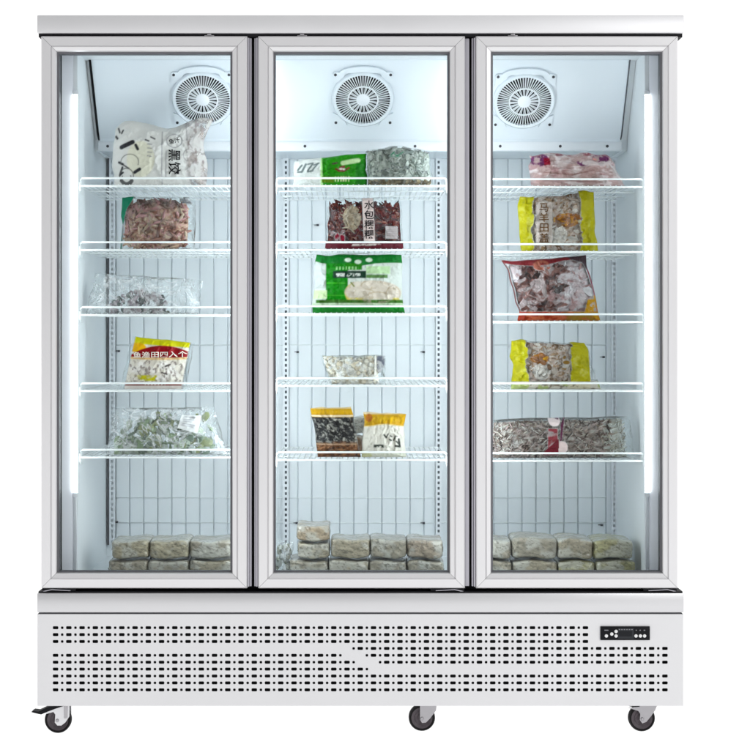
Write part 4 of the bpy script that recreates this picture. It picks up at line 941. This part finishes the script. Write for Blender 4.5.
# ---------------- vacuum packed blocks
def block(label, px0, px1, py0, py1, yb_, tone, seed, zbase, depth=.17, grp='vacuum packed blocks in the freezer', film_end=True):
    k = K(yb_); x0, x1 = XX(px0, yb_), XX(px1, yb_); h = (py1 - py0) * PX * k; w = x1 - x0; cx = (x0 + x1) / 2
    root = empty('frozen_block', (cx, yb_ + depth / 2, zbase)); tag(root, label, 'frozen block', grp)
    n = 30; bm = bmesh.new(); bmesh.ops.create_cube(bm, size=2); bmesh.ops.subdivide_edges(bm, edges=bm.edges[:], cuts=n, use_grid_fill=True); bm.verts.index_update()
    V = np.array([v.co[:] for v in bm.verts]); Fc = [[v.index for v in f.verts] for f in bm.faces]; bm.free()
    e = 8.5; nrm_ = (np.abs(V) ** e).sum(1) ** (1 / e); V = V / nrm_[:, None]
    u = V.copy(); bulge = 1 + .10 * (1 - u[:, 0] ** 2) * (1 - u[:, 1] ** 2) * np.sign(u[:, 2]) * .3
    P = V * np.array((w / 2 * 1.02, depth / 2, h / 2)); 
    nz = fbm(u[:, 0] * 2.2 + seed, u[:, 2] * 1.5 + u[:, 1] * 2 + 5, seed, 4) - .5
    nz2 = (1 - np.abs(2 * fbm(u[:, 0] * 3 + u[:, 2] + 9, u[:, 1] * 3 + u[:, 2] * 1.3 + seed, seed + 5, 3) - 1)) ** 4
    P = P * (1 + .09 * nz[:, None] * np.array((.5, .7, 1.)))
    P -= (u * np.array((.001, .0022, .0012))) * nz2[:, None]
    P[:, 2] += .0025 * np.sin(u[:, 0] * 3 + seed); 
    P[:, 2] -= P[:, 2].min()
    q1 = fbm(P[:, 0] * 90 + seed, (P[:, 2] + P[:, 1]) * 120 + 3, seed + 9, 4); q2 = fbm(P[:, 0] * 230 + 9, (P[:, 2] - P[:, 1]) * 260, seed + 19, 3); q3 = fbm(P[:, 0] * 25, (P[:, 2] + P[:, 1]) * 30 + seed, seed + 29, 3)
    c = np.ones((len(P), 4)); base = np.array(tone)
    c[:, :3] = base * (.50 + .8 * q1)[:, None]
    fr = np.clip((q3 - .44) * 5, 0, .65)[:, None]; c[:, :3] = c[:, :3] * (1 - fr) + np.array((.62, .62, .57)) * fr
    dk_ = np.clip((q2 - .62) * 7, 0, .6)[:, None]; c[:, :3] = c[:, :3] * (1 - dk_) + base * .22 * dk_
    np_mesh('block', P, Fc, M['block'], root, c)
    if film_end:
        r = np.random.default_rng(seed)
        g = 10
        for sx in (-1, 1):        # flat sealed film edge on each end
            mb = MB(); vs = []
            for i in range(g):
                yy = -depth * .48 + depth * .96 * i / (g - 1); z = h * .5
                vs += [(sx * w * .475, yy, z + .002 * math.sin(i * 1.7)), (sx * (w * .5 + .0015), yy, z + r.uniform(-.5, .8) * h * .35)]
            mb.add(vs, [(2 * i, 2 * i + 1, 2 * i + 3, 2 * i + 2) for i in range(g - 1)])
            me = mb.build('film_seal', M['film'], root, smooth='all', fix=False); set_print(me.data, np.tile((.8, .8, .8, 0), (len(me.data.vertices), 1)))
    return zbase + P[:, 2].max()
g1, g2, g3, g4 = (.46, .42, .33), (.43, .40, .33), (.50, .46, .35), (.48, .46, .28)
zf = ZF + .0008; YB_ = .19
cells = [  # where, lower (px0, px1), upper (px0, px1, height px), tones
    ('leftmost stack behind the left door', (108, 147.2), (111, 148.6, 18), g2, g3),
    ('middle stack behind the left door', (147.6, 188.6), (149, 188.8, 18.5), g2, g3),
    ('rightmost stack behind the left door', (189, 232), (189.2, 231, 18), g1, g2),
    ('leftmost stack behind the middle door', (289.5, 328), (297.5, 329.5, 15.5), g2, g1),
    ('second stack behind the middle door', (328.5, 369), (331, 370, 19), g1, g1),
    ('third stack behind the middle door', (369.4, 406.8), (370.4, 406.5, 19), g2, g2),
    ('rightmost stack behind the middle door', (407.2, 444), (406.9, 443, 18.5), g2, (.42, .36, .29)),
    ('leftmost stack behind the right door', (478, 512), (477, 511.5, 19), g2, g2),
    ('second stack behind the right door', (513, 557.6), (512.6, 557.2, 21), g1, g2),
    ('third stack behind the right door', (558, 595.5), (557.6, 593.2, 20), g4, g1),
    ('rightmost stack behind the right door', (596, 636), (593.6, 633.5, 19), g4, g4)]
sd = 200
for nm, lo, up, ta, tb in cells:
    z = block('grey vacuum packed block, bottom of the ' + nm, lo[0], lo[1], 560, 577.5, YB_, ta, sd, zf)
    three = 'leftmost stack behind the middle' in nm
    z2 = block(('pale vacuum packed block, middle one in the ' if three else 'pale vacuum packed block, top of the ') + nm, up[0], up[1], 0, up[2], YB_ + .004, tb, sd + 7, z + .0004)
    if three: block('mottled brownish packed block, topmost in the ' + nm, 296.5, 329.5, 0, 15.5, YB_ + .008, (.48, .40, .30), sd + 13, z2 + .0004)
    sd += 31
zz = sz('M', 5) + .003
z = block('small brown block between the gold topped pouches, under the grey one', 346, 366, 441, 459, .33, (.30, .20, .14), 900, zz, depth=.10)
block('small grey block stacked behind the gold topped pouches on the lowest middle shelf', 346, 366, 0, 17, .335, (.38, .38, .36), 911, z + .0004, depth=.09)
b = Bag('crumpled_bag', 'small crumpled frosted bag beside the block stack, at bottom left of the middle door', FB, ((277, 540), (294, 542), (291, 578), (274, 578)), .23, .02, ZF + .0008, 130, wr=.014)
b.film(None, 'film_frost'); b.fill(34, .009, [(.5, .5, .46), (.34, .35, .31), (.62, .64, .62)], (.1, .9, .02, .9), 'lump')
